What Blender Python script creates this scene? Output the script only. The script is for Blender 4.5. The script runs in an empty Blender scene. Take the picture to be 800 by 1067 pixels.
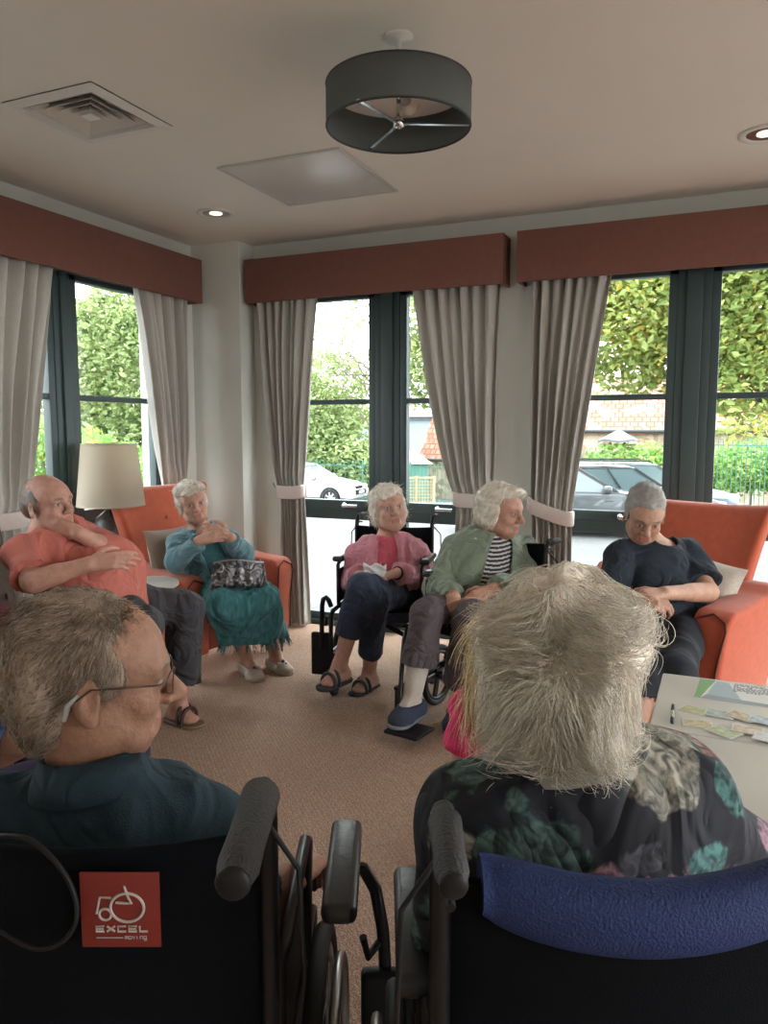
import bpy, bmesh, math, random
import numpy as np
from mathutils import Vector, Matrix, noise as mnoise
random.seed(7); rng = np.random.default_rng(7)
PI = math.pi
scene = bpy.context.scene
COL = scene.collection
CAMH = 1.45
# ---------------------------------------------------------------- camera
YAW, PIT = math.radians(23.8), math.radians(6.07)
fw = Vector((-math.sin(YAW)*math.cos(PIT), math.cos(YAW)*math.cos(PIT), -math.sin(PIT)))
rt = Vector((math.cos(YAW), math.sin(YAW), 0)); upv = rt.cross(fw)
cd = bpy.data.cameras.new('camera'); cam = bpy.data.objects.new('camera', cd); COL.objects.link(cam)
cam.matrix_world = Matrix(((rt.x, upv.x, -fw.x, 0), (rt.y, upv.y, -fw.y, 0), (rt.z, upv.z, -fw.z, CAMH), (0, 0, 0, 1)))
cd.sensor_fit = 'VERTICAL'; cd.sensor_height = 36; cd.lens = 800/1067*36; cd.clip_start = .02; cd.clip_end = 500
scene.camera = cam
def at(x, y, t):                       # the point seen at pixel x, y at depth t
    d = fw + rt*((x-400)/800) - upv*((y-533.5)/800)
    return Vector((d.x*t, d.y*t, CAMH+d.z*t))
def onz(x, y, z=0):
    d = fw + rt*((x-400)/800) - upv*((y-533.5)/800); t = (z-CAMH)/d.z
    return Vector((d.x*t, d.y*t, z))
# ---------------------------------------------------------------- materials
MATS = {}
def mat(name, col, rough=.7, metal=0., noise=0., nscale=40., bump=0., bscale=200., sheen=0., spec=.5, attr=False, wave=None, coat=0., sss=0.):
    if name in MATS: return MATS[name]
    m = bpy.data.materials.new(name); m.use_nodes = True; nt = m.node_tree; N = nt.nodes; L = nt.links
    b = N['Principled BSDF']; b.inputs['Roughness'].default_value = rough; b.inputs['Metallic'].default_value = metal
    b.inputs['Specular IOR Level'].default_value = spec
    if sheen: b.inputs['Sheen Weight'].default_value = sheen
    if coat: b.inputs['Coat Weight'].default_value = coat
    if sss: b.inputs['Subsurface Weight'].default_value = sss; b.inputs['Subsurface Radius'].default_value = (.01, .004, .002); b.inputs['Subsurface Scale'].default_value = 1
    c4 = (*col, 1); b.inputs['Base Color'].default_value = c4
    tc = N.new('ShaderNodeTexCoord')
    src = None
    if attr:
        a = N.new('ShaderNodeAttribute'); a.attribute_name = 'Col'; src = a.outputs['Color']
    if noise:
        n = N.new('ShaderNodeTexNoise'); n.inputs['Scale'].default_value = nscale; n.inputs['Detail'].default_value = 5
        L.new(tc.outputs['Object'], n.inputs['Vector'])
        mr = N.new('ShaderNodeMapRange'); mr.inputs[1].default_value = .3; mr.inputs[2].default_value = .7
        mr.inputs[3].default_value = 1-noise; mr.inputs[4].default_value = 1+noise; L.new(n.outputs['Fac'], mr.inputs[0])
        vm = N.new('ShaderNodeVectorMath'); vm.operation = 'SCALE'; L.new(mr.outputs[0], vm.inputs['Scale'])
        if src: L.new(src, vm.inputs[0])
        else: vm.inputs[0].default_value = col
        src = vm.outputs[0]
    if src: L.new(src, b.inputs['Base Color'])
    if bump:
        n = N.new('ShaderNodeTexNoise'); n.inputs['Scale'].default_value = bscale; n.inputs['Detail'].default_value = 3
        L.new(tc.outputs['Object'], n.inputs['Vector'])
        bp = N.new('ShaderNodeBump'); bp.inputs['Strength'].default_value = bump; bp.inputs['Distance'].default_value = .01
        L.new(n.outputs['Fac'], bp.inputs['Height']); L.new(bp.outputs[0], b.inputs['Normal'])
    MATS[name] = m; return m
def node_mat(name):
    m = bpy.data.materials.new(name); m.use_nodes = True; MATS[name] = m
    return m, m.node_tree.nodes, m.node_tree.links, m.node_tree.nodes['Principled BSDF']
def ramp(N, stops):
    r = N.new('ShaderNodeValToRGB'); e = r.color_ramp.elements
    while len(e) < len(stops): e.new(.5)
    for i, (p, c) in enumerate(stops): e[i].position = p; e[i].color = (*c, 1)
    return r
# ---------------------------------------------------------------- mesh builder
class MB:
    def __init__(s): s.v = []; s.f = []; s.sm = []
    def add(s, vs, fs, smooth=False):
        o = len(s.v); s.v += [tuple(v) for v in vs]; s.f += [tuple(i+o for i in f) for f in fs]; s.sm += [smooth]*len(fs); return s
    def box(s, c, d, rz=0, m=None, bev=0):
        bm = bmesh.new(); bmesh.ops.create_cube(bm, size=1)
        for v in bm.verts: v.co = Vector((v.co.x*d[0], v.co.y*d[1], v.co.z*d[2]))
        if bev: bmesh.ops.bevel(bm, geom=bm.edges[:], offset=min(bev, min(d)*.48), segments=3, affect='EDGES', profile=.5)
        M = m if m is not None else Matrix.Translation(Vector(c)) @ Matrix.Rotation(rz, 4, 'Z')
        bm.verts.index_update()
        s.add([M @ v.co for v in bm.verts], [[v.index for v in f.verts] for f in bm.faces], bool(bev)); bm.free(); return s
    def bx(s, x0, x1, y0, y1, z0, z1, bev=0): return s.box(((x0+x1)/2, (y0+y1)/2, (z0+z1)/2), (abs(x1-x0), abs(y1-y0), abs(z1-z0)), bev=bev)
    def bar(s, a, b, w, h, bev=0, up=(0, 0, 1)):
        a = Vector(a); b = Vector(b); z = (b-a); L = z.length; z.normalize(); u = Vector(up)
        if abs(z.dot(u)) > .95: u = Vector((1, 0, 0))
        x = u.cross(z).normalized(); y = z.cross(x)
        M = Matrix(((x.x, y.x, z.x, 0), (x.y, y.y, z.y, 0), (x.z, y.z, z.z, 0), (0, 0, 0, 1))); M.translation = (a+b)/2
        return s.box(None, (w, h, L), m=M, bev=bev)
    def tube(s, pts, r, n=10, cap=True, closed=False):
        pts = [Vector(p) for p in pts]; k = len(pts); rr = r if isinstance(r, (list, tuple)) else [r]*k
        vs = []; fs = []; pu = None
        for i in range(k):
            if closed: t = pts[(i+1) % k]-pts[i-1]
            else: t = pts[min(i+1, k-1)]-pts[max(i-1, 0)]
            t.normalize()
            if pu is None: pu = t.orthogonal().normalized()
            pu = (pu - t*pu.dot(t)).normalized(); w = t.cross(pu)
            for j in range(n):
                a = 2*PI*j/n; vs.append(pts[i]+(pu*math.cos(a)+w*math.sin(a))*rr[i])
        for i in range(k if closed else k-1):
            for j in range(n):
                a = i*n+j; b = i*n+(j+1) % n; i2 = (i+1) % k
                fs.append((a, b, i2*n+(j+1) % n, i2*n+j))
        s.add(vs, fs, True)
        if cap and not closed: s.add(vs[:n], [tuple(range(n))[::-1]]); s.add(vs[-n:], [tuple(range(n))])
        return s
    def lathe(s, prof, c=(0, 0, 0), n=32, m=None, smooth=True):
        vs = []; fs = []; M = m if m is not None else Matrix.Translation(Vector(c))
        for (r, z) in prof:
            for j in range(n): a = 2*PI*j/n; vs.append(M @ Vector((r*math.cos(a), r*math.sin(a), z)))
        for i in range(len(prof)-1):
            for j in range(n): a = i*n+j; b = i*n+(j+1) % n; fs.append((a, b, b+n, a+n))
        return s.add(vs, fs, smooth)
    def torus(s, c, R, r, axis='X', n=40, k=8, m=None):
        M = m if m is not None else Matrix.Translation(Vector(c)) @ ({'X': Matrix.Rotation(PI/2, 4, 'Y'), 'Y': Matrix.Rotation(PI/2, 4, 'X'), 'Z': Matrix.Identity(4)}[axis])
        return s.tube([M @ Vector((R*math.cos(2*PI*i/n), R*math.sin(2*PI*i/n), 0)) for i in range(n)], r, k, closed=True)
    def sphere(s, c, r, n=16, k=10, sc=(1, 1, 1)):
        c = Vector(c); vs = []; fs = []
        for i in range(k+1):
            ph = PI*i/k
            for j in range(n):
                a = 2*PI*j/n; vs.append(c+Vector((r*sc[0]*math.sin(ph)*math.cos(a), r*sc[1]*math.sin(ph)*math.sin(a), r*sc[2]*math.cos(ph))))
        for i in range(k):
            for j in range(n): a = i*n+j; b = i*n+(j+1) % n; fs.append((a, a+n, b+n, b))
        return s.add(vs, fs, True)
    def prism(s, poly, a, b, axis='Z', m=None, bev=0):
        # poly 2-D outline, extruded from a to b along axis
        bm = bmesh.new()
        def P(p, h): return {'Z': (p[0], p[1], h), 'Y': (p[0], h, p[1]), 'X': (h, p[0], p[1])}[axis]
        v0 = [bm.verts.new(P(p, a)) for p in poly]; v1 = [bm.verts.new(P(p, b)) for p in poly]; n = len(poly)
        bm.faces.new(v0[::-1]); bm.faces.new(v1)
        for i in range(n): bm.faces.new((v0[i], v0[(i+1) % n], v1[(i+1) % n], v1[i]))
        bmesh.ops.recalc_face_normals(bm, faces=bm.faces[:])
        if bev: bmesh.ops.bevel(bm, geom=bm.edges[:], offset=bev, segments=3, affect='EDGES', profile=.5, clamp_overlap=True)
        bm.verts.index_update()
        s.add([(m @ v.co if m is not None else v.co) for v in bm.verts], [[v.index for v in f.verts] for f in bm.faces], bool(bev)); bm.free(); return s
    def xf(s, M): s.v = [tuple(M @ Vector(v)) for v in s.v]; return s
    def build(s, name, m, parent=None, col=None):
        me = bpy.data.meshes.new(name); me.from_pydata(s.v, [], s.f); me.update()
        me.polygons.foreach_set('use_smooth', s.sm); me.materials.append(m)
        return link(name, me, parent)
def link(name, me, parent=None):
    o = bpy.data.objects.new(name, me); COL.objects.link(o)
    if parent is not None: o.parent = parent
    return o
def weld(o, d=.0008, ang=40):
    bm = bmesh.new(); bm.from_mesh(o.data); bmesh.ops.remove_doubles(bm, verts=bm.verts[:], dist=d); bm.to_mesh(o.data); bm.free(); return o
def tag(o, label=None, cat=None, group=None, kind=None):
    if label: o['label'] = label
    if cat: o['category'] = cat
    if group: o['group'] = group
    if kind: o['kind'] = kind
    return o
def empty(name, loc=(0, 0, 0), rz=0, label=None, cat=None, group=None, kind=None):
    o = bpy.data.objects.new(name, None); COL.objects.link(o); o.location = loc; o.rotation_euler = (0, 0, rz); o.empty_display_size = .05
    return tag(o, label, cat, group, kind)
def inv(o): return (Matrix.Translation(o.location) @ Matrix.Rotation(o.rotation_euler.z, 4, 'Z')).inverted()
def copy_tree(o, parent=None):
    kids = [c for c in bpy.data.objects if c.parent == o]
    c = o.copy(); COL.objects.link(c); c.parent = parent
    for k in kids: copy_tree(k, c)
    return c
def tris_mesh(name, V, T, m, parent=None, smooth=True, cols=None):
    me = bpy.data.meshes.new(name); V = np.asarray(V, np.float32); T = np.asarray(T, np.int32); k = T.shape[1]
    me.vertices.add(len(V)); me.vertices.foreach_set('co', V.ravel())
    me.loops.add(T.size); me.loops.foreach_set('vertex_index', T.ravel())
    me.polygons.add(len(T)); me.polygons.foreach_set('loop_start', np.arange(0, T.size, k, dtype=np.int32))
    me.polygons.foreach_set('use_smooth', np.full(len(T), smooth)); me.materials.append(m)
    me.update(calc_edges=True)
    if cols is not None:
        a = me.color_attributes.new('Col', 'FLOAT_COLOR', 'POINT'); c = np.ones((len(V), 4), np.float32); c[:, :3] = cols; a.data.foreach_set('color', c.ravel())
    return link(name, me, parent)
# ================================================================ THE ROOM
wallM = mat('wall_paint', (.68, .70, .65), .9, noise=.03, nscale=2, bump=.05)
ceilM = mat('ceiling_paint', (.80, .765, .70), .9, noise=.02, nscale=1.5)
frameM = mat('window_frame_grey_green', (.045, .075, .078), .45)
chrome = mat('chrome', (.75, .75, .76), .18, 1)
steel = mat('brushed_steel', (.5, .5, .5), .35, 1)
black = mat('black_plastic', (.010, .010, .011), .5, spec=.3)
blackfab = mat('black_nylon', (.005, .006, .008), .95, bump=.3, bscale=600, spec=.1)
rubber = mat('rubber', (.02, .02, .022), .7)
white = mat('white_laminate', (.72, .71, .67), .35, noise=.03, nscale=6)
# carpet: tan loop pile with darker flecks in wavy lines
cm, N, L, B = node_mat('carpet')
tc = N.new('ShaderNodeTexCoord'); w = N.new('ShaderNodeTexWave'); w.inputs['Scale'].default_value = 26; w.inputs['Distortion'].default_value = 9
w.inputs['Detail'].default_value = 2; w.inputs['Detail Scale'].default_value = 3.2; w.bands_direction = 'DIAGONAL'; L.new(tc.outputs['Object'], w.inputs['Vector'])
n1 = N.new('ShaderNodeTexNoise'); n1.inputs['Scale'].default_value = 170; n1.inputs['Detail'].default_value = 2; L.new(tc.outputs['Object'], n1.inputs['Vector'])
n2 = N.new('ShaderNodeTexNoise'); n2.inputs['Scale'].default_value = 2; L.new(tc.outputs['Object'], n2.inputs['Vector'])
r1 = ramp(N, [(.05, (.32, .20, .14)), (.45, (.48, .325, .24)), (.95, (.62, .45, .345))]); mx = N.new('ShaderNodeMath'); mx.operation = 'ADD'
mu = N.new('ShaderNodeMath'); mu.operation = 'MULTIPLY'; mu.inputs[1].default_value = .55; L.new(w.outputs['Fac'], mu.inputs[0])
mu2 = N.new('ShaderNodeMath'); mu2.operation = 'MULTIPLY_ADD'; mu2.inputs[1].default_value = 1.3; mu2.inputs[2].default_value = -.42; L.new(n1.outputs['Fac'], mu2.inputs[0])
L.new(mu.outputs[0], mx.inputs[0]); L.new(mu2.outputs[0], mx.inputs[1]); L.new(mx.outputs[0], r1.inputs[0]); L.new(r1.outputs[0], B.inputs['Base Color'])
B.inputs['Roughness'].default_value = 1; B.inputs['Specular IOR Level'].default_value = .1
bp = N.new('ShaderNodeBump'); bp.inputs['Distance'].default_value = .006; bp.inputs['Strength'].default_value = .7; L.new(mx.outputs[0], bp.inputs['Height']); L.new(bp.outputs[0], B.inputs['Normal'])

WX, WY, CH = -3.66, 4.95, 2.80      # left wall face, window wall face, ceiling height
XR, YB = 4.2, -3.2
def struct(name, mb, m): return tag(mb.build(name, m), kind='structure')
struct('floor', MB().bx(WX-.05, XR+.1, YB-.1, WY+.02, -.12, 0), cm)
VX, VY, VH = -2.553, 2.66, .186
struct('ceiling', MB().bx(WX-.3, XR+.3, YB-.3, VY-VH, CH, CH+.2).bx(WX-.3, XR+.3, VY+VH, WY+.3, CH, CH+.2).bx(WX-.3, VX-VH, VY-VH, VY+VH, CH, CH+.2).bx(VX+VH, XR+.3, VY-VH, VY+VH, CH, CH+.2).bx(VX-VH, VX+VH, VY-VH, VY+VH, CH+.15, CH+.2), ceilM)
# window wall: openings  (x0,x1) ; door-height glazing z 0 .. 2.45
def wall_with_holes(name, axis, face, thick, lo, hi, holes, zt=2.47):
    mb = MB(); cur = lo
    def put(a, b, z0, z1):
        if b-a < 1e-3: return
        if axis == 'Y': mb.bx(a, b, face, face+thick, z0, z1)
        else: mb.bx(face-thick, face, a, b, z0, z1)
    for (a, b, z0) in holes:
        put(cur, a, -.1, CH); put(a, b, zt, CH)
        if z0 > 0: put(a, b, -.1, z0)
        cur = b
    put(cur, hi, -.1, CH)
    struct(name, mb, wallM)
MIDW = (-3.02, -1.40); RGTW = (-1.02, .66); RG2 = (1.2, 2.8)
LFTW = (2.72, 4.50); LF2 = (.4, 2.1)
wall_with_holes('wall_back', 'Y', WY, .28, WX-.28, XR+.28, [(*MIDW, 0), (*RGTW, 0), (*RG2, 0)])
wall_with_holes('wall_left', 'X', WX, .28, YB-.28, WY+.28, [(*LF2, 0), (*LFTW, 0)])
mb = MB(); mb.bx(XR, XR+.28, YB-.28, -1., -.1, CH); mb.bx(XR, XR+.28, 4.6, WY+.28, -.1, CH); mb.bx(XR, XR+.28, -1., 4.6, 2.47, CH); mb.bx(XR, XR+.28, -1., 4.6, -.1, .05); struct('wall_right', mb, wallM)  # wide unseen opening added in this wall to let more daylight into the room
struct('wall_rear', MB().bx(WX-.28, XR+.28, YB-.28, YB, -.1, CH), wallM)
struct('wall_corner', MB().bx(WX-.01, -3.24, 4.765, WY+.01, 0, CH), wallM)
for (nm, a) in (('baseboard_back', (-1.40, -1.02, WY-.018, WY)), ('baseboard_corner', (-3.66, -3.225, 4.75, 4.765))):
    struct(nm, MB().bx(*a, 0, .1, bev=.004), mat('skirting', (.62, .61, .58), .5))
# glass: thin architectural pane
gm, N, L, B = node_mat('window_glass'); N.remove(B)
tr = N.new('ShaderNodeBsdfTransparent'); tr.inputs[0].default_value = (.95, .97, .96, 1); gl = N.new('ShaderNodeBsdfGlossy'); gl.inputs['Roughness'].default_value = .02
fr = N.new('ShaderNodeFresnel'); fr.inputs[0].default_value = 1.45; ms = N.new('ShaderNodeMixShader'); L.new(fr.outputs[0], ms.inputs[0]); L.new(tr.outputs[0], ms.inputs[1]); L.new(gl.outputs[0], ms.inputs[2]); L.new(ms.outputs[0], N['Material Output'].inputs[0])
# windows: local frame u along the wall, w outwards
def window(name, o, ud, wd, width, mull, tz=1.655, rails=(.80, .94), handles=(), label=''):
    e = empty(name, o, 0, kind='structure'); e['label'] = label
    ud = Vector(ud); wd = Vector(wd)
    def B(mb, u0, u1, w0, w1, z0, z1, bev=.003):
        c = ud*((u0+u1)/2)+wd*((w0+w1)/2)+Vector((0, 0, (z0+z1)/2)); d = (abs(u1-u0), abs(w1-w0), abs(z1-z0))
        if abs(ud.x) < .5: d = (d[1], d[0], d[2])
        mb.box(c, d, bev=bev)
    f = MB(); B(f, 0, .05, 0, .09, 0, 2.47); B(f, width-.05, width, 0, .09, 0, 2.47); B(f, 0, width, 0, .09, 2.41, 2.47); B(f, 0, width, -.02, .10, -.02, .035)
    f.build('window_frame', frameM, e)
    m0, m1 = mull
    f = MB(); B(f, m0+.05, m1-.05, -.005, .1, 0, 2.47); B(f, m0, m0+.055, .01, .08, .03, 2.42); B(f, m1-.055, m1, .01, .08, .03, 2.42); f.build('mullion', frameM, e)
    for (a, b) in ((.05, m0), (m1, width-.05)):
        f = MB(); B(f, a, a+.05, .015, .075, .035, 2.41); B(f, b-.05, b, .015, .075, .035, 2.41)
        B(f, a, b, .015, .075, 2.375, 2.41); B(f, a, b, .015, .075, .035, .09)
        B(f, a+.04, b-.04, .012, .078, rails[0], rails[1]); B(f, a+.04, b-.04, .01, .03, (rails[0]+rails[1])/2-.006, (rails[0]+rails[1])/2+.006)
        B(f, a+.04, b-.04, .02, .06, tz-.018, tz+.018); sash = f.build('door_frame', frameM, e)
        f = MB(); B(f, a+.045, b-.045, .042, .048, .08, 2.38, 0); f.build('glass_pane', gm, e)
    for u in handles:
        f = MB(); c = ud*u+wd*(-.005)+Vector((0, 0, .905)); f.sphere(c, .02, sc=(1, 1, 1)); c2 = c-wd*.035
        f.tube([c, c2], .009); f.tube([c2, c2+ud*.12], .011); f.build('door_handle', chrome, e)
    return e
window('window_1', (WX-.06, LFTW[0], 0), (0, 1, 0), (-1, 0, 0), LFTW[1]-LFTW[0], (3.52-LFTW[0], 3.66-LFTW[0]), label='left window door pair with dark grey green frames')
window('window_2', (MIDW[0], WY+.05, 0), (1, 0, 0), (0, 1, 0), MIDW[1]-MIDW[0], (-2.28-MIDW[0], -2.09-MIDW[0]), handles=(.50, 1.22), label='middle window door pair with dark grey green frames')
window('window_3', (RGTW[0], WY+.05, 0), (1, 0, 0), (0, 1, 0), RGTW[1]-RGTW[0], (-.29-RGTW[0], -.10-RGTW[0]), handles=(.44,), label='right window door pair with dark grey green frames')
window('window_4', (RG2[0], WY+.05, 0), (1, 0, 0), (0, 1, 0), 1.6, (.72, .9), label='further right window door pair outside the frame')
window('window_5', (WX-.06, LF2[0], 0), (0, 1, 0), (-1, 0, 0), 1.7, (.78, .94), label='left window door pair nearer the camera')
# ---------------------------------------------------------------- pelmets
pelM = mat('pelmet_terracotta', (.19, .080, .060), .85, noise=.06, nscale=30, bump=.15, bscale=500)
def pelmet(x0, x1, label, side='back'):
    mb = MB()
    if side == 'back': y0, y1 = 4.775, WY; mb.bx(x0, x1, y0, y0+.02, 2.36, 2.665, bev=.004); mb.bx(x0, x0+.02, y0+.01, y1, 2.36, 2.665, bev=.003); mb.bx(x1-.02, x1, y0+.01, y1, 2.36, 2.665, bev=.003); mb.bx(x0+.01, x1-.01, y0+.01, y1, 2.645, 2.66)
    else: X0, X1 = WX, -3.485; mb.bx(X1-.02, X1, x0, x1, 2.36, 2.665, bev=.004); mb.bx(X0, X1-.01, x0, x0+.02, 2.36, 2.665, bev=.003); mb.bx(X0, X1-.01, x1-.02, x1, 2.36, 2.665, bev=.003); mb.bx(X0, X1-.01, x0+.01, x1-.01, 2.645, 2.66)
    tag(mb.build('pelmet', pelM), label, 'pelmet', 'terracotta window pelmets')
pelmet(-3.20, -1.30, 'terracotta pelmet over the middle window')
pelmet(-1.215, .86, 'terracotta pelmet over the right window, cut by the photo edge')
pelmet(2.52, 4.66, 'terracotta pelmet over the left window', 'left')
# ---------------------------------------------------------------- curtains
curM = mat('curtain_linen', (.57, .55, .51), .9, noise=.05, nscale=60, bump=.12, bscale=700, sheen=.2)
_N = curM.node_tree.nodes; _L = curM.node_tree.links; _t = _N.new('ShaderNodeBsdfTranslucent'); _t.inputs[0].default_value = (.62, .58, .53, 1); _m = _N.new('ShaderNodeMixShader'); _m.inputs[0].default_value = .28
_L.new(_N['Principled BSDF'].outputs[0], _m.inputs[1]); _L.new(_t.outputs[0], _m.inputs[2]); _L.new(_m.outputs[0], _N['Material Output'].inputs[0])
tieM = mat('tieback_linen', (.58, .50, .46), .9, noise=.04, nscale=50)
def curtain(label, wall, top, tie, bot, zt=.93, tie_slope=0., hook_side=-1, pl=7, shape=1.6, seed=1, group='linen curtains'):
    e = empty('curtain', (0, 0, 0), 0, label, 'curtain', group)
    R = random.Random(seed); ph = [R.uniform(-.5, .5) for _ in range(20)]
    nu, nz = pl*12, 60; Z0, Z1 = .015, 2.40
    vs = []; fs = []
    def W(u, d, z): return (u, 4.865-d, z) if wall == 'back' else (WX+.085+d, u, z)
    def edges(z):
        if z >= zt:
            q = (z-zt)/(Z1-zt); q0 = q**shape; return tie[0]+(top[0]-tie[0])*(q**.7), tie[1]+(top[1]-tie[1])*q0**.72
        q = min(1, (zt-z)/(zt-Z0)); q = q**.6; return tie[0]+(bot[0]-tie[0])*q, tie[1]+(bot[1]-tie[1])*q
    for i in range(nz+1):
        z = Z1+(Z0-Z1)*i/nz; a, b = edges(z)
        k = min(1, abs(z-zt)/.35); amp = .016+.026*k
        for j in range(nu+1):
            s = j/nu; p = s*pl*2*PI
            d = math.sin(p+.6*math.sin(z*1.3+ph[3])+.5*math.sin(s*9+ph[1]*4))
            d = math.copysign(abs(d)**.75, d)*amp*(1+.4*math.sin(s*17+ph[2]*5)) + .006*math.sin(z*5+s*23)
            uu = a+(b-a)*(s+.012*math.sin(p*1+z*2+ph[5]))
            if z < zt: d -= .01
            # soft swag: cloth bulges over the tie
            d += .03*math.exp(-((z-zt-.12)/.12)**2)*math.sin(PI*s)
            vs.append(W(uu, d, z))
    for i in range(nz):
        for j in range(nu):
            q = i*(nu+1)+j; fs.append((q, q+nu+1, q+nu+2, q+1))
    m = MB().add(vs, fs, True); p = m.build('curtain_panel', curM, e)
    md = p.modifiers.new('s', 'SOLIDIFY'); md.thickness = .003
    # tieback band
    a, b = tie; a -= .012; b += .012; n = 40; vs = []; fs = []
    for j in range(n+1):
        an = 2*PI*j/n; c, s_ = math.cos(an), math.sin(an)
        u = (a+b)/2+(b-a)/2*math.copysign(abs(c)**.6, c); d = .062*math.copysign(abs(s_)**.6, s_)
        zc = zt+tie_slope*(u-(a+b)/2) + .012*(c*c)
        for dz in (-.045, -.04, .04, .045):
            k = .96 if abs(dz) > .042 else 1
            vs.append(W((a+b)/2+(u-(a+b)/2)*k, d*k, zc+dz))
    for j in range(n):
        for i in range(3): q = j*4+i; fs.append((q, q+4, q+5, q+1))
    t = MB().add(vs, fs, True).build('tieback', tieM, e); md = t.modifiers.new('s', 'SOLIDIFY'); md.thickness = .006
    u = (a if hook_side < 0 else b); h = MB(); hz = zt+tie_slope*(u-(a+b)/2)+.03
    u2 = u+hook_side*.035
    h.tube([W(u2, -.08, hz), W(u2, -.02, hz), W(u2, .01, hz+.015), W(u2, .02, hz+.035)], [.006, .006, .006, .009]); h.tube([W(u2, -.07, hz), W(u, -.02, hz-.02)], .004); h.build('tieback_hook', chrome, e)
    return e
curtain('linen curtain on the left of the middle window, beside the corner column', 'back', (-3.13, -2.66), (-2.985, -2.79), (-2.95, -2.76), zt=1.0, seed=1)
curtain('linen curtain on the right of the middle window, behind the woman in pink', 'back', (-1.93, -1.34), (-1.62, -1.37), (-1.64, -1.36), zt=.99, hook_side=1, seed=2, shape=1.5)
curtain('linen curtain at the right window, beside the narrow wall pier', 'back', (-1.13, -.65), (-1.12, -.86), (-1.10, -.85), zt=.93, tie_slope=-.32, seed=3, shape=1.5)
curtain('linen curtain beside the table lamp, right of the left window', 'left', (4.56, 4.06), (4.50, 4.28), (4.50, 4.26), zt=.97, seed=4, pl=7)
curtain('linen curtain at the far left photo edge, left of the left window', 'left', (2.62, 3.42), (2.66, 3.13), (2.66, 3.10), zt=.96, hook_side=-1, seed=5, pl=8, shape=1.4)
# ---------------------------------------------------------------- ceiling fittings
whiteM = mat('white_enamel', (.74, .72, .68), .4)
v = empty('ceiling_vent', (-2.553, 2.66, CH), 0, 'square white ceiling vent with nested louvres', 'air vent')
f = MB()
def ring(mb, h0, h1, z0, z1):     # square frustum ring from half-size h0 at z0 to h1 at z1
    c = [(1, 1), (-1, 1), (-1, -1), (1, -1)]
    vs = [(x*h0, y*h0, z0) for x, y in c]+[(x*h1, y*h1, z1) for x, y in c]
    vs += [(x*h0, y*h0, z0+.003) for x, y in c]+[(x*h1, y*h1, z1+.003) for x, y in c]
    fs = []
    for i in range(4): j = (i+1) % 4; fs += [(i, j, j+4, i+4), (i+8, i+12, j+12, j+8), (i, i+8, j+8, j), (i+4, j+4, j+12, i+12)]
    mb.add(vs, fs)
ring(f, .243, .19, -.004, -.012); ring(f, .19, .184, -.012, .04); ring(f, .243, .243, -.004, 0); f.build('vent_frame', whiteM, v)
for k in range(4):
    h = .168-.04*k; l = MB(); ring(l, h, h-.034, -.004, .03); l.build('louvre', mat('vent_louvre', (.66, .62, .57), .5), v)
l = MB(); l.box((0, 0, -.01), (.06, .06, .004)); l.build('centre_plate', whiteM, v)
f = MB(); f.box((0, 0, .135), (.36, .36, .01)); f.build('duct', mat('duct_dark', (.03, .03, .03), .8), v)
p = empty('access_panel', (-2.1, 3.79, CH), 0, 'large flat white access panel in the ceiling', 'access panel')
MB().bx(-.335, .335, -.345, .345, -.008, 0, bev=.002).build('panel_door', mat('panel_white', (.66, .65, .62), .28), p)
f = MB()
for a in ((-.355, -.338, -.365, .365), (.338, .355, -.365, .365), (-.338, .338, -.365, -.348), (-.338, .338, .348, .365)): f.bx(*a, -.011, 0, bev=.002)
f.build('panel_frame', mat('panel_trim', (.55, .54, .51), .35), p)
def downlight(x, y, label):
    e = empty('downlight', (x, y, CH), 0, label, 'ceiling light', 'recessed downlights')
    MB().lathe([(.118, 0), (.118, -.006), (.095, -.010), (.085, -.004), (.083, 0)]).build('trim_ring', whiteM, e)
    MB().lathe([(.083, -.004), (.075, -.0035), (.05, -.003), (.03, -.0028), (0.001, -.0025)]).build('reflector', mat('reflector', (.8, .79, .76), .15, 1), e)
    em, N, L, B = node_mat('lamp_disc') if 'lamp_disc' not in MATS else (MATS['lamp_disc'], 0, 0, 0)
    if N: B.inputs['Emission Color'].default_value = (1, .85, .7, 1); B.inputs['Emission Strength'].default_value = .6
    MB().lathe([(.04, -.006), (.025, -.007), (.001, -.0075)]).build('lamp', em, e)
downlight(-2.965, 4.12, 'recessed downlight near the corner column')
downlight(.115, 4.06, 'recessed downlight cut by the right photo edge')
# drum pendant
dr = empty('drum_light', (-1.085, 2.585, 2.50), 0, 'grey fabric drum ceiling light with bulbs and a chrome spider', 'ceiling light')
shM = mat('grey_lampshade', (.115, .13, .125), .8, bump=.1, bscale=800); R0, Hh = .252, .137
MB().lathe([(R0, 0), (R0, Hh), (R0-.004, Hh), (R0-.004, 0), (R0, 0)], n=64).build('lamp_shade', shM, dr)
b = MB(); b.torus((0, 0, 0), R0-.002, .004, 'Z', n=64); b.torus((0, 0, Hh), R0-.002, .004, 'Z', n=64); b.build('shade_rim', mat('shade_trim', (.03, .035, .035), .6), dr)
for k in range(3):
    q_ = onz(*((375, 107), (378, 163), (490, 132))[k], 2.5); a = math.atan2(q_.y-2.585, q_.x+1.085); b = MB(); b.bar((.012*math.cos(a), .012*math.sin(a), .012), (R0*math.cos(a), R0*math.sin(a), .006), .014, .004); b.build('spider_arm', chrome, dr)
MB().lathe([(.001, .0), (.018, .0), (.018, .03), (.008, .035), (.008, .12), (.03, .12), (.03, .15), (.001, .15)]).build('hub', chrome, dr)
MB().lathe([(.05, .30), (.05, .289), (.010, .285), (.010, .13)]).build('ceiling_rose', whiteM, dr)
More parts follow.
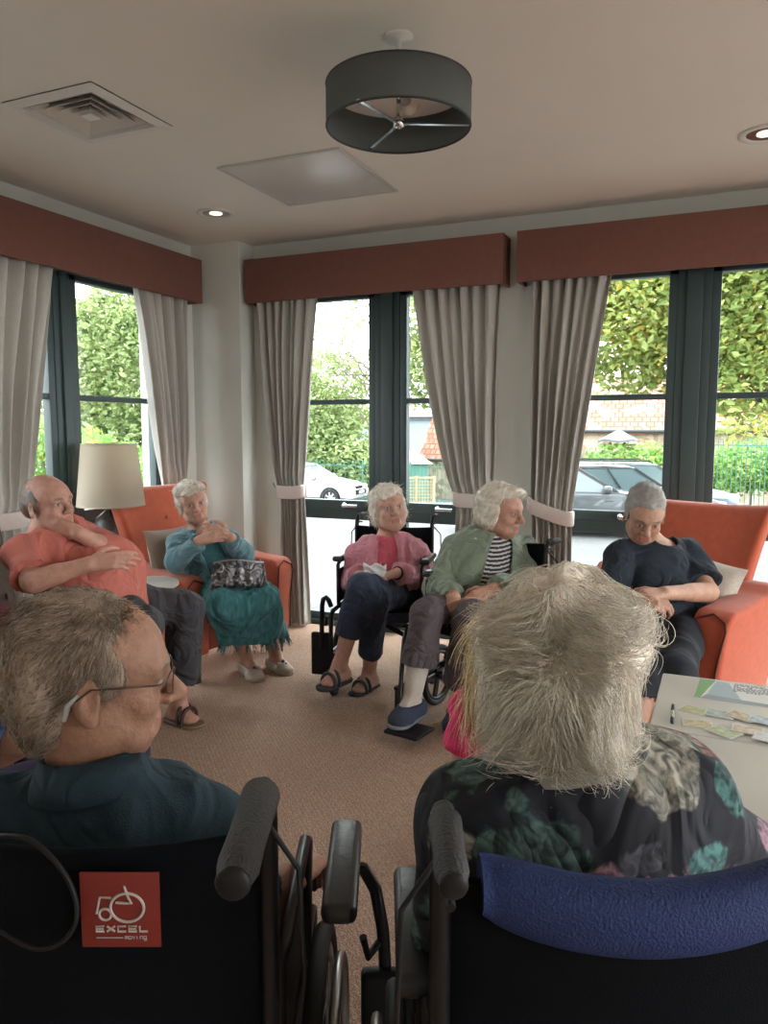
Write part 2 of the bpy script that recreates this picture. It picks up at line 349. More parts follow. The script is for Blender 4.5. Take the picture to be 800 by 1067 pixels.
b = MB(); b.lathe([(R0-.006, Hh-.012), (.03, Hh-.012)], n=64); b.build('diffuser', mat('diffuser_white', (.88, .86, .83), .5), dr)
bulbM = mat('frosted_bulb', (.8, .76, .68), .25)
for k in range(3):
    a = math.radians(95+120*k); c, s = math.cos(a), math.sin(a)
    b = MB(); b.tube([(.03*c, .03*s, .13), (.09*c, .09*s, .125)], .02, 14); h = b.build('bulb_holder', mat('bulb_holder', (.35, .34, .32), .4), dr)
    b = MB(); b.sphere((.128*c, .128*s, .118), .033); b.build('bulb', bulbM, dr)
# ================================================================ OUTSIDE
N_ = MATS['window_glass'].node_tree
lw = N_.nodes.new('ShaderNodeLayerWeight'); pw = N_.nodes.new('ShaderNodeMath'); pw.operation = 'POWER'; pw.inputs[1].default_value = 4
ml = N_.nodes.new('ShaderNodeMath'); ml.operation = 'MULTIPLY_ADD'; ml.inputs[1].default_value = .5; ml.inputs[2].default_value = .006
N_.links.new(lw.outputs['Facing'], pw.inputs[0]); N_.links.new(pw.outputs[0], ml.inputs[0])
msn = [n for n in N_.nodes if n.type == 'MIX_SHADER'][0]; N_.links.new(ml.outputs[0], msn.inputs[0])
SL = .0605
def gz(p): return -.04-SL*max(0, (p[1]-5.2))
# paving
pm, N, L, B = node_mat('block_paving')
tc = N.new('ShaderNodeTexCoord'); mp = N.new('ShaderNodeMapping'); mp.inputs['Rotation'].default_value = (0, 0, .1); L.new(tc.outputs['Object'], mp.inputs[0])
br = N.new('ShaderNodeTexBrick'); br.inputs['Scale'].default_value = 1; br.inputs['Brick Width'].default_value = .24; br.inputs['Row Height'].default_value = .12; br.inputs['Mortar Size'].default_value = .009
br.inputs['Color1'].default_value = (.125, .125, .12, 1); br.inputs['Color2'].default_value = (.10, .10, .098, 1); br.inputs['Mortar'].default_value = (.05, .05, .05, 1); L.new(mp.outputs[0], br.inputs[0])
L.new(br.outputs[0], B.inputs['Base Color']); B.inputs['Roughness'].default_value = .75
mb = MB(); mb.add([(-60, 5.2, -.04), (60, 5.2, -.04), (60, 60, -.04-SL*54.8), (-60, 60, -.04-SL*54.8), (-60, -15, -.04), (60, -15, -.04)], [(0, 1, 2, 3), (4, 5, 1, 0)])
mb.add([(-60, -15, -.6), (60, -15, -.6), (60, 60, -4), (-60, 60, -4)], [(0, 3, 2, 1)])
g = struct('ground', mb, pm)
lineM = mat('road_marking_white', (.5, .5, .49), .7)
def strip(a, b, w, name, m, h=.006):
    a = Vector(a); b = Vector(b); d = (b-a).normalized(); n = Vector((-d.y, d.x, 0))*w/2
    vs = []
    for p in (a-n, a+n, b+n, b-n): vs.append(Vector((p.x, p.y, gz(p)+h)))
    vs += [v-Vector((0, 0, h+.05)) for v in vs]
    return MB().add(vs, [(0, 3, 2, 1), (0, 1, 5, 4), (1, 2, 6, 5), (2, 3, 7, 6), (3, 0, 4, 7)]).build(name, m)
for i, (p, q) in enumerate((((735, 588), (830, 592)), ((735, 598), (830, 611)))):
    a = onz(*p, -.12); b = onz(*q, -.1); tag(strip(a, b, .09, 'parking_line', lineM), ('white parking line on the paving beyond the orange armchair, the further one', 'white parking line on the paving beyond the orange armchair, the nearer one')[i], 'road marking')
# leaves
def leaf_mat(name, stops):
    m, N, L, B = node_mat(name); g_ = N.new('ShaderNodeObjectInfo'); a = N.new('ShaderNodeAttribute'); a.attribute_name = 'Col'; sp = N.new('ShaderNodeSeparateColor'); L.new(a.outputs['Color'], sp.inputs[0])
    r = ramp(N, stops); L.new(sp.outputs[0], r.inputs[0]); L.new(r.outputs[0], B.inputs['Base Color']); B.inputs['Roughness'].default_value = .6
    tb = N.new('ShaderNodeBsdfTranslucent'); L.new(r.outputs[0], tb.inputs[0]); ms = N.new('ShaderNodeMixShader'); ms.inputs[0].default_value = .4
    L.new(B.outputs[0], ms.inputs[1]); L.new(tb.outputs[0], ms.inputs[2]); L.new(ms.outputs[0], N['Material Output'].inputs[0]); return m
lf1 = leaf_mat('leaves_green', [(0, (.14, .20, .07)), (.5, (.26, .33, .12)), (.85, (.38, .44, .19)), (1, (.5, .5, .25))])
lf2 = leaf_mat('leaves_maple', [(0, (.16, .24, .06)), (.5, (.32, .38, .11)), (.82, (.48, .48, .14)), (1, (.68, .46, .08))])
lf3 = leaf_mat('leaves_shrub', [(0, (.11, .24, .06)), (.7, (.25, .42, .1)), (.93, (.4, .5, .12)), (1, (.5, .25, .1))])
barkM = mat('bark', (.16, .13, .10), .9, noise=.3, nscale=20)
def foliage(blobs, n, size, m, parent, name='foliage', seed=0):
    r = np.random.default_rng(seed); w = np.array([b[3]*b[4]*b[5] for b in blobs])**.8; w /= w.sum(); idx = r.choice(len(blobs), n, p=w); Bm = np.array(blobs)[idx]
    d = r.normal(size=(n, 3)); d /= np.linalg.norm(d, axis=1)[:, None]; rad = r.uniform(.55, 1.03, n)**.6
    c = Bm[:, :3]+d*Bm[:, 3:6]*rad[:, None]+r.normal(size=(n, 3))*size*.8
    u = r.normal(size=(n, 3)); u[:, 2] *= .6; u /= np.linalg.norm(u, axis=1)[:, None]; v = np.cross(u, r.normal(size=(n, 3))); v /= np.linalg.norm(v, axis=1)[:, None]
    s = size*r.uniform(.6, 1.3, n)[:, None]; nn = np.cross(u, v)
    V = np.stack([c-u*s, c+v*s*.55+nn*s*.15, c+u*s, c-v*s*.55+nn*s*.15], 1).reshape(-1, 3)
    T = (np.arange(n)[:, None]*4+np.array([[0, 1, 2, 3]])).reshape(-1, 4)
    cc = np.repeat(np.clip(r.normal(.45, .22, n)+.25*np.sin(idx*1.7), 0, 1), 4)
    o = tris_mesh(name, V, T, m, parent, False, np.stack([cc]*3, 1)); return o
def tree(base, height, blobs, n, size, m, label, seed=0, trunk=.16, branches=8, group=None, name='tree'):
    e = empty(name, (0, 0, 0), 0, label, 'tree', group); r = random.Random(seed); b = MB(); base = Vector(base)
    top = Vector((base.x, base.y, base.z+height*.8)); pts = [base.lerp(top, i/8)+Vector((r.uniform(-.1, .1), r.uniform(-.1, .1), 0))*(i > 0) for i in range(9)]
    b.tube(pts, [trunk*(1-.09*i) for i in range(9)], 8)
    for k in range(branches):
        bl = r.choice(blobs); p = pts[r.randint(3, 7)]; q = Vector(bl[:3])+Vector([r.uniform(-.5, .5)*bl[3+i] for i in range(3)]); mid = p.lerp(q, .5)+Vector((0, 0, -.15*(q-p).length*r.uniform(-.4, 1)))
        P_ = [p.lerp(mid, t)*(1-t)+mid.lerp(q, t)*t for t in [i/7 for i in range(8)]]; b.tube(P_, [trunk*.32*(1-.12*i) for i in range(8)], 6)
        for kk in range(4):
            s0 = P_[r.randint(3, 6)]; e1 = s0+Vector([r.uniform(-1, 1)*bl[3+i]*.6 for i in range(3)]); b.tube([s0, s0.lerp(e1, .5)+Vector((0, 0, .06)), e1], [.02, .014, .006], 4)
    b.build('trunk', barkM, e); foliage(blobs, n, size, m, e, seed=seed); return e
def blobs_px(lst): # (px,py,depth,rx,rz) -> ellipsoids standing at real depth
    out = []
    for (x, y, t, rx, rz) in lst: c = at(x, y, t); out.append((c.x, c.y, c.z, rx, rx, rz))
    return out
def gp(x, t): p = at(x, 500, t); p.z = gz(p); return p
# big maple, right window
b = blobs_px([(640, 330, 13, 1.3, 1.0), (690, 300, 13, 1.4, 1.2), (760, 300, 12.5, 1.5, 1.2), (800, 350, 12, 1.2, .9), (610, 290, 13.5, 1.2, 1.1), (720, 360, 13, 1.2, .75), (660, 385, 13.3, .75, .42), (780, 405, 12, .9, .45), (850, 330, 12, 1.5, 1.3), (700, 220, 13, 2, 1.3), (800, 230, 12, 2, 1.3), (600, 215, 13.5, 1.8, 1.2), (775, 445, 11.5, .38, .2), (745, 420, 12, .5, .2)])
tree(gp(860, 12.5), 5.5, b, 42000, .075, lf2, 'broad yellow green maple filling the right window', 1, .2, 12)
# trees seen through the middle window
b = blobs_px([(340, 400, 36, 2.2, 1.6), (325, 440, 36, 2.4, 2), (365, 460, 35, 2., 1.9), (345, 480, 34, 1.8, 1.4), (372, 485, 33, 1.5, 1.2), (300, 425, 36, 2.0, 2.2), (310, 460, 35, 2.5, 2)])
tree(gp(335, 36), 4.5, b, 22000, .12, lf1, 'rounded green tree behind the white car, middle window', 2, .22)
b = blobs_px([(350, 340, 27, .9, .8), (375, 355, 27, .8, .9), (345, 385, 27, .7, .5), (385, 325, 27, .8, .7), (330, 350, 27, .6, .7), (370, 310, 27, 1, .8), (388, 400, 27, .5, .6)])
tree(gp(392, 27), 6.5, b, 520, .09, lf1, 'sparse tree with bare branches against the white sky, middle window', 3, .09, 16)
b = blobs_px([(440, 330, 24, 1.1, 1.1), (460, 370, 24, 1.2, 1), (450, 400, 25, 1.2, .8), (500, 340, 24, 1.6, 1.6), (470, 300, 24, 1.5, 1), (435, 360, 24, .6, .6), (432, 400, 25, .5, .4)])
tree(gp(480, 25), 5.5, b, 6000, .12, lf1, 'leafy tree right of the middle window mullion', 4, .16)
# trees outside the left window
b = blobs_px([(130, 360, 17, 1.5, 1.2), (105, 400, 17, 1.4, 1.2), (140, 430, 16.5, 1.3, 1.1), (110, 340, 17, .9, .6), (160, 330, 17, 1.5, 1.2), (100, 450, 17, 1.3, .9), (135, 480, 16, 1.3, .9), (180, 400, 17, 2, 2), (70, 420, 18, 1.2, 1.5), (40, 400, 18, 1.6, 2)])
tree(gp(120, 18), 5, b, 30000, .075, lf1, 'large round tree outside the left window', 5, .2, 10)
b = blobs_px([(95, 480, 13, .8, .5), (45, 480, 12, 1., .7), (130, 500, 13, 1, .6), (20, 500, 12, 1.4, .8), (165, 500, 13, 1, .6)])
e = empty('hedge', (0, 0, 0), 0, 'low yellow green hedge outside the left window', 'hedge'); foliage(b, 7000, .07, lf3, e, seed=6)
for q in b: MB().tube([(q[0], q[1], gz(q)), (q[0], q[1], q[2])], .03, 6).build('stem', barkM, e)
# shrubs behind the railings
b = blobs_px([(x, 492+6*math.sin(x), 24, 1.0, .8) for x in range(640, 860, 24)])
e = empty('hedge', (0, 0, 0), 0, 'bright green shrubs behind the railings, right window', 'hedge'); foliage(b, 7000, .1, lf3, e, seed=7)
for q in b: MB().tube([(q[0], q[1], gz(q)), (q[0], q[1], q[2])], .03, 6).build('stem', barkM, e)
b = blobs_px([(x, 497+4*math.sin(x), 35, 1.3, .8) for x in range(300, 400, 18)])
e = empty('hedge', (0, 0, 0), 0, 'green shrubs behind the railings and white car', 'hedge'); foliage(b, 3500, .12, lf3, e, seed=8)
for q in b: MB().tube([(q[0], q[1], gz(q)), (q[0], q[1], q[2])], .03, 6).build('stem', barkM, e)
# railings
railM = mat('railing_green', (.05, .16, .11), .5)
def railing(a, b, h, label, sp=.13, r=.012):
    e = empty('railing', (0, 0, 0), 0, label, 'fence'); a = Vector((a.x, a.y, gz(a))); b = Vector((b.x, b.y, gz(b))); d = (b-a); Ln = d.length; n = int(Ln/sp); m = MB(); dn = d.normalized()
    for i in range(n):
        p = a+dn*(i*sp); hh = h
        if i % 2 == 0:
            q = a+dn*((i+1)*sp); c = (p+q)/2
            m.tube([p+Vector((0, 0, .08))]+[p+Vector((0, 0, hh-sp/2))]+[c+Vector((0, 0, hh-sp/2))+(-dn*math.cos(t)*sp/2+Vector((0, 0, 1))*math.sin(t)*sp/2) for t in (.6, 1.2, 1.9, 2.5)]+[q+Vector((0, 0, hh-sp/2)), q+Vector((0, 0, .08))], r, 5)
    for z in (.12, h-.2): m.bar(a+Vector((0, 0, z)), b+Vector((0, 0, z)), .012, .04)
    m.build('railing_panel', railM, e)
    k = int(Ln/2.4)+1
    for i in range(k+1):
        p = a.lerp(b, i/k); MB().bar(p, p+Vector((0, 0, h)), .06, .06).build('post', railM, e)
    return e
railing(at(285, 500, 33), at(480, 500, 30), 1.65, 'green hooped railings behind the white car', sp=.16, r=.016)
railing(at(585, 500, 26), at(734, 500, 24.5), 2.0, 'green hooped railings left of the tall gate post', r=.014)
railing(at(737, 500, 23), at(880, 500, 22), 2.45, 'taller green hooped railings at the right photo edge', r=.013)
# timber lattice gate
woodM = mat('pale_timber', (.42, .33, .2), .8, noise=.15, nscale=8)
e = empty('lattice_gate', (0, 0, 0), 0, 'pale timber lattice gate beyond the middle window', 'gate'); a = at(416, 500, 28); b = at(452, 500, 28); a.z = b.z = gz(a); m = MB()
for i in range(13): p = a.lerp(b, i/12); m.bar(p+Vector((0, 0, .05)), p+Vector((0, 0, 1.0)), .03, .02)
for i in range(9): z = .05+.95*i/8; m.bar(a+Vector((0, 0, z)), b+Vector((0, 0, z)), .03, .02)
m.build('lattice', woodM, e); m = MB()
for p in (a, a.lerp(b, .5), b): m.bar(p, p+Vector((0, 0, 1.08)), .08, .08)
m.bar(a+Vector((0, 0, 1.02)), b+Vector((0, 0, 1.02)), .07, .06); m.build('gate_frame', woodM, e)
# buildings
tm, N, L, B = node_mat('roof_tiles'); tc = N.new('ShaderNodeTexCoord'); br = N.new('ShaderNodeTexBrick'); br.inputs['Scale'].default_value = 1; br.inputs['Brick Width'].default_value = .3; br.inputs['Row Height'].default_value = .28; br.inputs['Mortar Size'].default_value = .035
br.inputs['Color1'].default_value = (.33, .11, .065, 1); br.inputs['Color2'].default_value = (.42, .19, .12, 1); br.inputs['Mortar'].default_value = (.16, .07, .05, 1)
n = N.new('ShaderNodeTexNoise'); n.inputs['Scale'].default_value = 1.4; mx = N.new('ShaderNodeMixRGB'); mx.inputs[2].default_value = (.42, .36, .31, 1); r_ = ramp(N, [(.5, (0, 0, 0)), (.68, (.8, .8, .8))]); L.new(tc.outputs['UV'], br.inputs[0]); L.new(tc.outputs['Object'], n.inputs[0]); L.new(n.outputs[0], r_.inputs[0]); L.new(r_.outputs[0], mx.inputs[0]); L.new(br.outputs[0], mx.inputs[1]); L.new(mx.outputs[0], B.inputs['Base Color']); B.inputs['Roughness'].default_value = .9
sm_, N, L, B = node_mat('stone_wall'); tc = N.new('ShaderNodeTexCoord'); vo = N.new('ShaderNodeTexVoronoi'); vo.inputs['Scale'].default_value = 3.2; L.new(tc.outputs['Object'], vo.inputs[0])
r_ = ramp(N, [(0, (.24, .18, .125)), (.5, (.37, .30, .22)), (1, (.46, .40, .32))]); sp = N.new('ShaderNodeSeparateColor'); L.new(vo.outputs['Color'], sp.inputs[0]); L.new(sp.outputs[0], r_.inputs[0]); L.new(r_.outputs[0], B.inputs['Base Color']); B.inputs['Roughness'].default_value = .95
def building(a, b, depth, eave, ridge, wallm, roofm, label, name='building', rise=.5):
    a = Vector(a); b = Vector(b); base = min(gz(a), gz(b))-.3; d = (b-a); d.z = 0; Ln = d.length; d.normalize(); n = Vector((-d.y, d.x, 0))
    if n.dot(fw) < 0: n = -n
    e = empty(name, (0, 0, 0), 0, label, 'building')
    A, Bq = a.copy(), b.copy(); A.z = Bq.z = base
    C, D = Bq+n*depth, A+n*depth; up = lambda p, z: Vector((p.x, p.y, z)); MA, MBx = (A+D)/2, (Bq+C)/2
    vs = [A, Bq, C, D, up(A, eave), up(Bq, eave), up(C, eave), up(D, eave), up(MA, ridge), up(MBx, ridge)]
    MB().add(vs, [(0, 1, 5, 4), (1, 2, 6, 9, 5), (2, 3, 7, 6), (3, 0, 4, 8, 7)]).build('wall', wallm, e)
    o = .25; A2, B2 = up(A-n*o-d*o, eave-.08), up(Bq-n*o+d*o, eave-.08); R1, R2 = up(MA-d*o, ridge+.05), up(MBx+d*o, ridge+.05); C2, D2 = up(C+n*o+d*o, eave-.08), up(D+n*o-d*o, eave-.08)
    for q in ((A2, B2, R2, R1), (C2, D2, R1, R2)):
        me = MB(); t = Vector((0, 0, .1)); me.add(list(q)+[p-t for p in q], [(0, 1, 2, 3), (4, 7, 6, 5), (0, 4, 5, 1), (1, 5, 6, 2), (2, 6, 7, 3), (3, 7, 4, 0)]); ob = me.build('roof', roofm, e)
        uv = ob.data.uv_layers.new(name='UVMap'); w_ = (q[0]-q[1]).length; h_ = (q[1]-q[2]).length
        for i, co in enumerate([(0, 0), (w_, 0), (w_, h_), (0, h_)]): uv.data[i].uv = co
    g_ = MB(); g_.tube([A2-n*.05, B2-n*.05], .07, 8); g_.build('gutter', mat('gutter_dark', (.05, .05, .05), .6), e)
    return e
building(at(590, 447, 31), at(990, 447, 27), 5, 1.5, 3.75, sm_, tm, 'stone building with a terracotta tiled roof beyond the dark cars')
building(at(443, 480, 37), at(560, 480, 33), 5, .15, 5.0, sm_, tm, 'low outbuilding with a red tiled roof right of the middle mullion')
building(at(352, 440, 48), at(452, 440, 46), 6, 2.3, 2.9, mat('render_blue_grey', (.26, .31, .34), .8), mat('slate', (.5, .52, .54), .7), 'pale blue grey building far behind the railings')
# small summer house by the gate
e = empty('summer_house', (0, 0, 0), 0, 'small green summer house behind the railings', 'shed'); c = at(430, 490, 34.5); z0 = gz(c); M = Matrix.Translation((c.x, c.y, z0)) @ Matrix.Rotation(.5, 4, 'Z')
MB().box((0, 0, .85), (1.2, 1.2, 1.7)).xf(M).build('shed_wall', mat('shed_green', (.10, .24, .2), .7), e)
MB().add([(-.8, -.8, 1.65), (.8, -.8, 1.65), (.8, .8, 1.65), (-.8, .8, 1.65), (0, 0, 2.25)], [(0, 1, 4), (1, 2, 4), (2, 3, 4), (3, 0, 4), (3, 2, 1, 0)]).xf(M).build('shed_roof', mat('felt_roof', (.45, .42, .36), .9), e)
# garden parasol
e = empty('garden_parasol', (0, 0, 0), 0, 'grey pyramid parasol standing behind the dark cars', 'parasol'); c = at(643, 500, 24); z0 = gz(c); M = Matrix.Translation((c.x, c.y, 0)) @ Matrix.Rotation(.9, 4, 'Z')
m = MB(); n = 8; vs = [(0, 0, 1.50)]+[(.62*math.cos(2*PI*i/n)*(1 if i % 2 else .93), .62*math.sin(2*PI*i/n), 1.13+(0 if i % 2 else .06)) for i in range(n)]; m.add(vs, [(0, 1+i, 1+(i+1) % n) for i in range(n)]); m.add([(x, y, z-.06) for x, y, z in vs[1:]]+vs[1:], [(i, (i+1) % n, n+(i+1) % n, n+i) for i in range(n)]); m.xf(M).build('canopy', mat('parasol_grey', (.13, .125, .135), .8), e)
MB().tube([(0, 0, z0), (0, 0, 1.55)], .025).xf(M).build('pole', steel, e); MB().lathe([(.3, z0), (.3, z0+.06), (.05, z0+.09), (.001, z0+.1)]).xf(M).build('base', black, e)
# ---------------------------------------------------------------- cars
glassM = mat('car_glass', (.10, .14, .15), .08, spec=.8); tyreM = mat('tyre', (.02, .02, .02), .8); alloyM = mat('alloy', (.6, .6, .6), .3, 1); lampM = mat('headlamp', (.75, .75, .75), .15, .3); redM = mat('lamp_red', (.5, .02, .02), .3)
def car(c, yaw, paint, label, L_=4.2, Wd=1.72, Ht=1.46, suv=False, rails=False):
    e = empty('car', (c.x, c.y, gz(c)+.0), yaw, label, 'car', None); h = Ht; zc = .92 if not suv else 1.0; nose = .72 if not suv else .85
    F, Rr = L_/2, -L_/2; R = .32; ax1, ax2 = F-.82, Rr+.78
    low = [(Rr+.03, .3), (Rr, .55), (Rr+.06, zc), (Rr+.25, zc+.03), (F-1.15, zc+.02), (F-.45, nose+.1), (F-.1, nose-.02), (F, .52), (F-.02, .28)]
    arch = []
    for ax in (ax1, ax2): arch += [(ax+(R+.05)*math.cos(t), .30+(R+.05)*math.sin(t)) for t in [PI*i/8 for i in range(9)]]
    MB().prism(low+[(p[0], max(p[1], .2)) for p in arch[:9]]+[(p[0], max(.2, p[1])) for p in arch[9:]], -Wd/2, Wd/2, 'Y', bev=.05).build('car_body', paint, e)
    # greenhouse: glass block tapering to the roof
    gb = [(Rr+.12, zc), (F-1.2, zc)]; gt = [(Rr+(.55 if not suv else .3), h-.05), (F-2.0, h-.05)]
    w0, w1 = Wd/2-.06, Wd/2-.2
    xs = [gb[0][0], gt[0][0], gt[1][0], gb[1][0]]
    vs = []
    for s in (-1, 1): vs += [(gb[0][0], s*w0, zc), (gt[0][0], s*w1, h-.05), (gt[1][0], s*w1, h-.05), (gb[1][0], s*w0, zc)]
    MB().add(vs, [(0, 1, 2, 3), (7, 6, 5, 4), (0, 4, 5, 1), (1, 5, 6, 2), (2, 6, 7, 3)]).build('windows', glassM, e)
    r = MB(); r.prism([(gt[0][0]-.05, h-.07), (gt[0][0]+.1, h-.01), ((gt[0][0]+gt[1][0])/2, h+.015), (gt[1][0]-.1, h-.01), (gt[1][0]+.08, h-.07)], -w1-.01, w1+.01, 'Y', bev=.02)
    for s in (-1, 1):
        r.bar((gb[0][0]+.02, s*w0, zc), (gt[0][0], s*w1, h-.05), .09, .05); r.bar((gb[1][0], s*w0, zc), (gt[1][0], s*w1, h-.05), .06, .05)
        for fx in (.36, .66): xa = gb[0][0]+(gb[1][0]-gb[0][0])*fx; xb = gt[0][0]+(gt[1][0]-gt[0][0])*(fx+.02); r.bar((xa, s*(w0+.005), zc), (xb, s*(w1+.005), h-.05), .06, .03)
    r.build('roof', paint, e)
    for s in (-1, 1):
        MB().box((gb[1][0]-.25, s*(Wd/2+.07), zc+.08), (.16, .2, .13), bev=.04).build('wing_mirror', paint, e)
        MB().box((F-.14, s*(Wd/2-.25), nose-.06), (.22, .34, .13), bev=.04).build('headlamp', lampM, e)
        MB().box((Rr+.03, s*(Wd/2-.12), .85), (.08, .16, .25), bev=.03).build('tail_lamp', redM, e)
        for ax in (ax1, ax2):
            t = MB(); t.lathe([(R*.66, -.1), (R*.95, -.1), (R, -.06), (R, .06), (R*.95, .1), (R*.66, .1), (R*.66, -.1)], m=Matrix.Translation((ax, s*(Wd/2-.1), R)) @ Matrix.Rotation(PI/2, 4, 'X'), n=28); w = t.build('tyre', tyreM, e)
            t = MB(); t.lathe([(.001, .05), (.06, .05)], m=Matrix.Translation((ax, s*(Wd/2-.1), R)) @ Matrix.Rotation(-s*PI/2, 4, 'X')); t.torus((ax, s*(Wd/2-.06), R), R*.64, .02, 'Y', 28, 6)
            for k in range(7): a = 2*PI*k/7; t.bar((ax, s*(Wd/2-.05), R), (ax+R*.63*math.cos(a), s*(Wd/2-.06), R+R*.63*math.sin(a)), .05, .02, up=(0, 1, 0))
            t.build('wheel_rim', alloyM, e)
    g_ = MB(); g_.box((F-.0, 0, .5), (.06, Wd*.55, .16), bev=.02); g_.box((F-.08, 0, nose-.06), (.08, .6, .1), bev=.02); g_.build('grille', black, e)
    MB().box((F+.025, 0, .5), (.02, .5, .1)).build('number_plate', mat('plate_white', (.7, .7, .68), .4), e)
    for s in (-1, 1):
        for fx in (-.18, .75): MB().box((fx, s*(Wd/2+.005), zc-.14), (.18, .03, .03), bev=.01).build('door_handle', paint, e)
    if rails:
        for s in (-1, 1): MB().tube([(gt[0][0]+.1, s*(w1-.05), h), (gt[0][0]+.2, s*(w1-.05), h+.06), (gt[1][0]-.2, s*(w1-.05), h+.06), (gt[1][0]-.1, s*(w1-.05), h)], .018).build('roof_rail', black, e)
    return e
pw_ = mat('car_paint_white', (.45, .46, .47), .25, coat=.5); pk = mat('car_paint_charcoal', (.085, .095, .105), .25, .4, coat=.8); pb = mat('car_paint_black', (.04, .045, .05), .25, .3, coat=.8); pr = mat('car_paint_blue_grey', (.12, .15, .18), .25, .4, coat=.8)
car(at(322, 500, 27.5), math.radians(5), pw_, 'small white hatchback parked beyond the middle window', L_=3.95)
car(at(590, 500, 16), math.radians(16), pk, 'charcoal hatchback parked nearest the right window', L_=4.3, Ht=1.45)
car(at(646, 500, 17.9), math.radians(16), pb, 'dark car parked between the charcoal hatchback and the estate with roof rails', L_=4.4, Ht=1.5)
car(at(666, 500, 20), math.radians(16), pr, 'dark estate car with roof rails, furthest of the three dark cars', L_=4.6, Ht=1.62, suv=True, rails=True)
# ================================================================ FURNITURE
orange = mat('orange_wool', (.50, .105, .05), .9, noise=.08, nscale=25, bump=.12, bscale=500, sheen=.25)
darkwood = mat('dark_wood', (.05, .03, .022), .5, noise=.2, nscale=15)
leatherM = mat('taupe_leather', (.12, .085, .065), .5, noise=.15, nscale=20, bump=.15, bscale=120)
def slab(front, back, nu, nv):
    # closed panel between two surfaces given on u,v in 0..1
    vs = []; fs = []
    for S in (front, back):
        for i in range(nv+1):
            for j in range(nu+1): vs.append(S(j/nu, i/nv))
    o = (nu+1)*(nv+1); q = lambda i, j: i*(nu+1)+j
    for i in range(nv):
        for j in range(nu): fs.append((q(i, j), q(i, j+1), q(i+1, j+1), q(i+1, j))); fs.append((o+q(i, j), o+q(i+1, j), o+q(i+1, j+1), o+q(i, j+1)))
    for j in range(nu): fs.append((q(0, j), o+q(0, j), o+q(0, j+1), q(0, j+1))); fs.append((q(nv, j), q(nv, j+1), o+q(nv, j+1), o+q(nv, j)))
    for i in range(nv): fs.append((q(i, 0), q(i+1, 0), o+q(i+1, 0), o+q(i, 0))); fs.append((q(i, nu), o+q(i, nu), o+q(i+1, nu), q(i+1, nu)))
    return MB().add(vs, fs, True)
def round_edges(o, w=.02, seg=3):
    b = o.modifiers.new('b', 'BEVEL'); b.width = w; b.segments = seg; b.limit_method = 'ANGLE'; b.angle_limit = math.radians(50); return o
def armchair(loc, yaw, label, m, W=.80, D=.72, h=1.08, armh=.60, group=None, cat='armchair', legm=None, pipe=(.12, .03, .02)):
    e = empty('armchair', loc, yaw, label, cat, group); legm = legm or darkwood; pm_ = mat('piping_'+m.name, pipe, .8)
    hw = W/2; iw = hw-.11
    # seat frame and cushion
    MB().bx(-D+.08, -.03, -iw-.02, iw+.02, .17, .33, bev=.02).build('seat_base', m, e)
    s = MB().bx(-D+.14, .0, -iw+.005, iw-.005, .33, .46, bev=.045).build('seat_cushion', m, e)
    # back: flares out towards the top and curls at the sides
    def wid(v): return iw-.02+(hw-.055-iw+.02+.03)*max(0, (v-.25)/.75)**1.3
    def F(u, v): y = (u*2-1); z = .30+(h-.30)*v+.018*abs(y)**3*(v**4); return (-D+.17-.20*v+.055*abs(y)**3*v+.025*math.sin(PI*v)*(1-y*y), y*wid(v), z)
    def Bk(u, v): x, y, z = F(u, v); return (x-.115+.02*v, y*1.0, z)
    bk = slab(lambda u, v: F(u, v), lambda u, v: Bk(u, v), 16, 14).build('backrest', m, e); round_edges(bk, .035, 4)
    bt = MB()
    for (yy, vv) in ((-.13, .55), (.13, .55), (0, .75)): x, y, z = F(.5+yy/.6, vv); bt = MB(); bt.sphere((x+.004, y, z), .014, sc=(.5, 1, 1)); bt.build('button', m, e)
    for sgn in (-1, 1):
        y0, y1 = sgn*(hw-.13), sgn*hw
        prof = [(0, .16), (0.0, armh-.08), (-.012, armh-.03), (-.05, armh), (-D*.35, armh+.012), (-D*.62, armh+.03), (-D+.16, armh+.07), (-D+.05, armh+.06), (-D+.0, .45), (-D+.04, .16)]
        a = MB().prism(prof, min(y0, y1), max(y0, y1), 'Y', bev=.03)
        a.v = [(x, y+sgn*.05*max(0, (z-.3)/.3)**1.5*(1 if abs(y) > hw-.07 else .25), z) for x, y, z in a.v]
        ar = a.build('armrest', m, e)
        p = MB(); fl_ = lambda z: .05*max(0, (z-.3)/.3)**1.5; A_ = armh
        pts = [(.004, hw-.004+fl_(z), z) for z in (.17, .3, .4, A_-.15, A_-.08)]+[(-.006, hw-.018+fl_(A_-.05), A_-.042), (-.022, hw-.065+.6*fl_(A_), A_-.012), (-.006, hw-.112+.25*fl_(A_), A_-.04), (.004, hw-.128+.2*fl_(A_), A_-.08), (.004, hw-.130, .34)]
        p.tube([(x, sgn*y, z) for x, y, z in pts], .005, 6); p.build('piping', pm_, ar)
        for xx in (-.06, -D+.08):
            q = .012 if xx > -.1 else -.02; l = MB(); l.prism([(-.025, -.025), (.025, -.025), (.025, .025), (-.025, .025)], 0, .175, 'Z'); l.v = [(xx+x*(.7+.3*z/.17)+q*(1-z/.17), sgn*(hw-.06)+y*(.7+.3*z/.17), z) for x, y, z in l.v]; l.build('leg', legm, e)
    return e
A1 = armchair((-2.625, 3.86, 0), math.radians(-8), 'orange fabric armchair in the corner under the woman in teal', orange, W=.86, D=.70, h=1.09, armh=.62, group='orange armchairs')
A2 = armchair((-.36, 3.74, 0), math.radians(-114), 'orange fabric armchair by the right window under the man in a navy t-shirt', orange, W=.80, D=.62, h=1.07, armh=.66, group='orange armchairs')
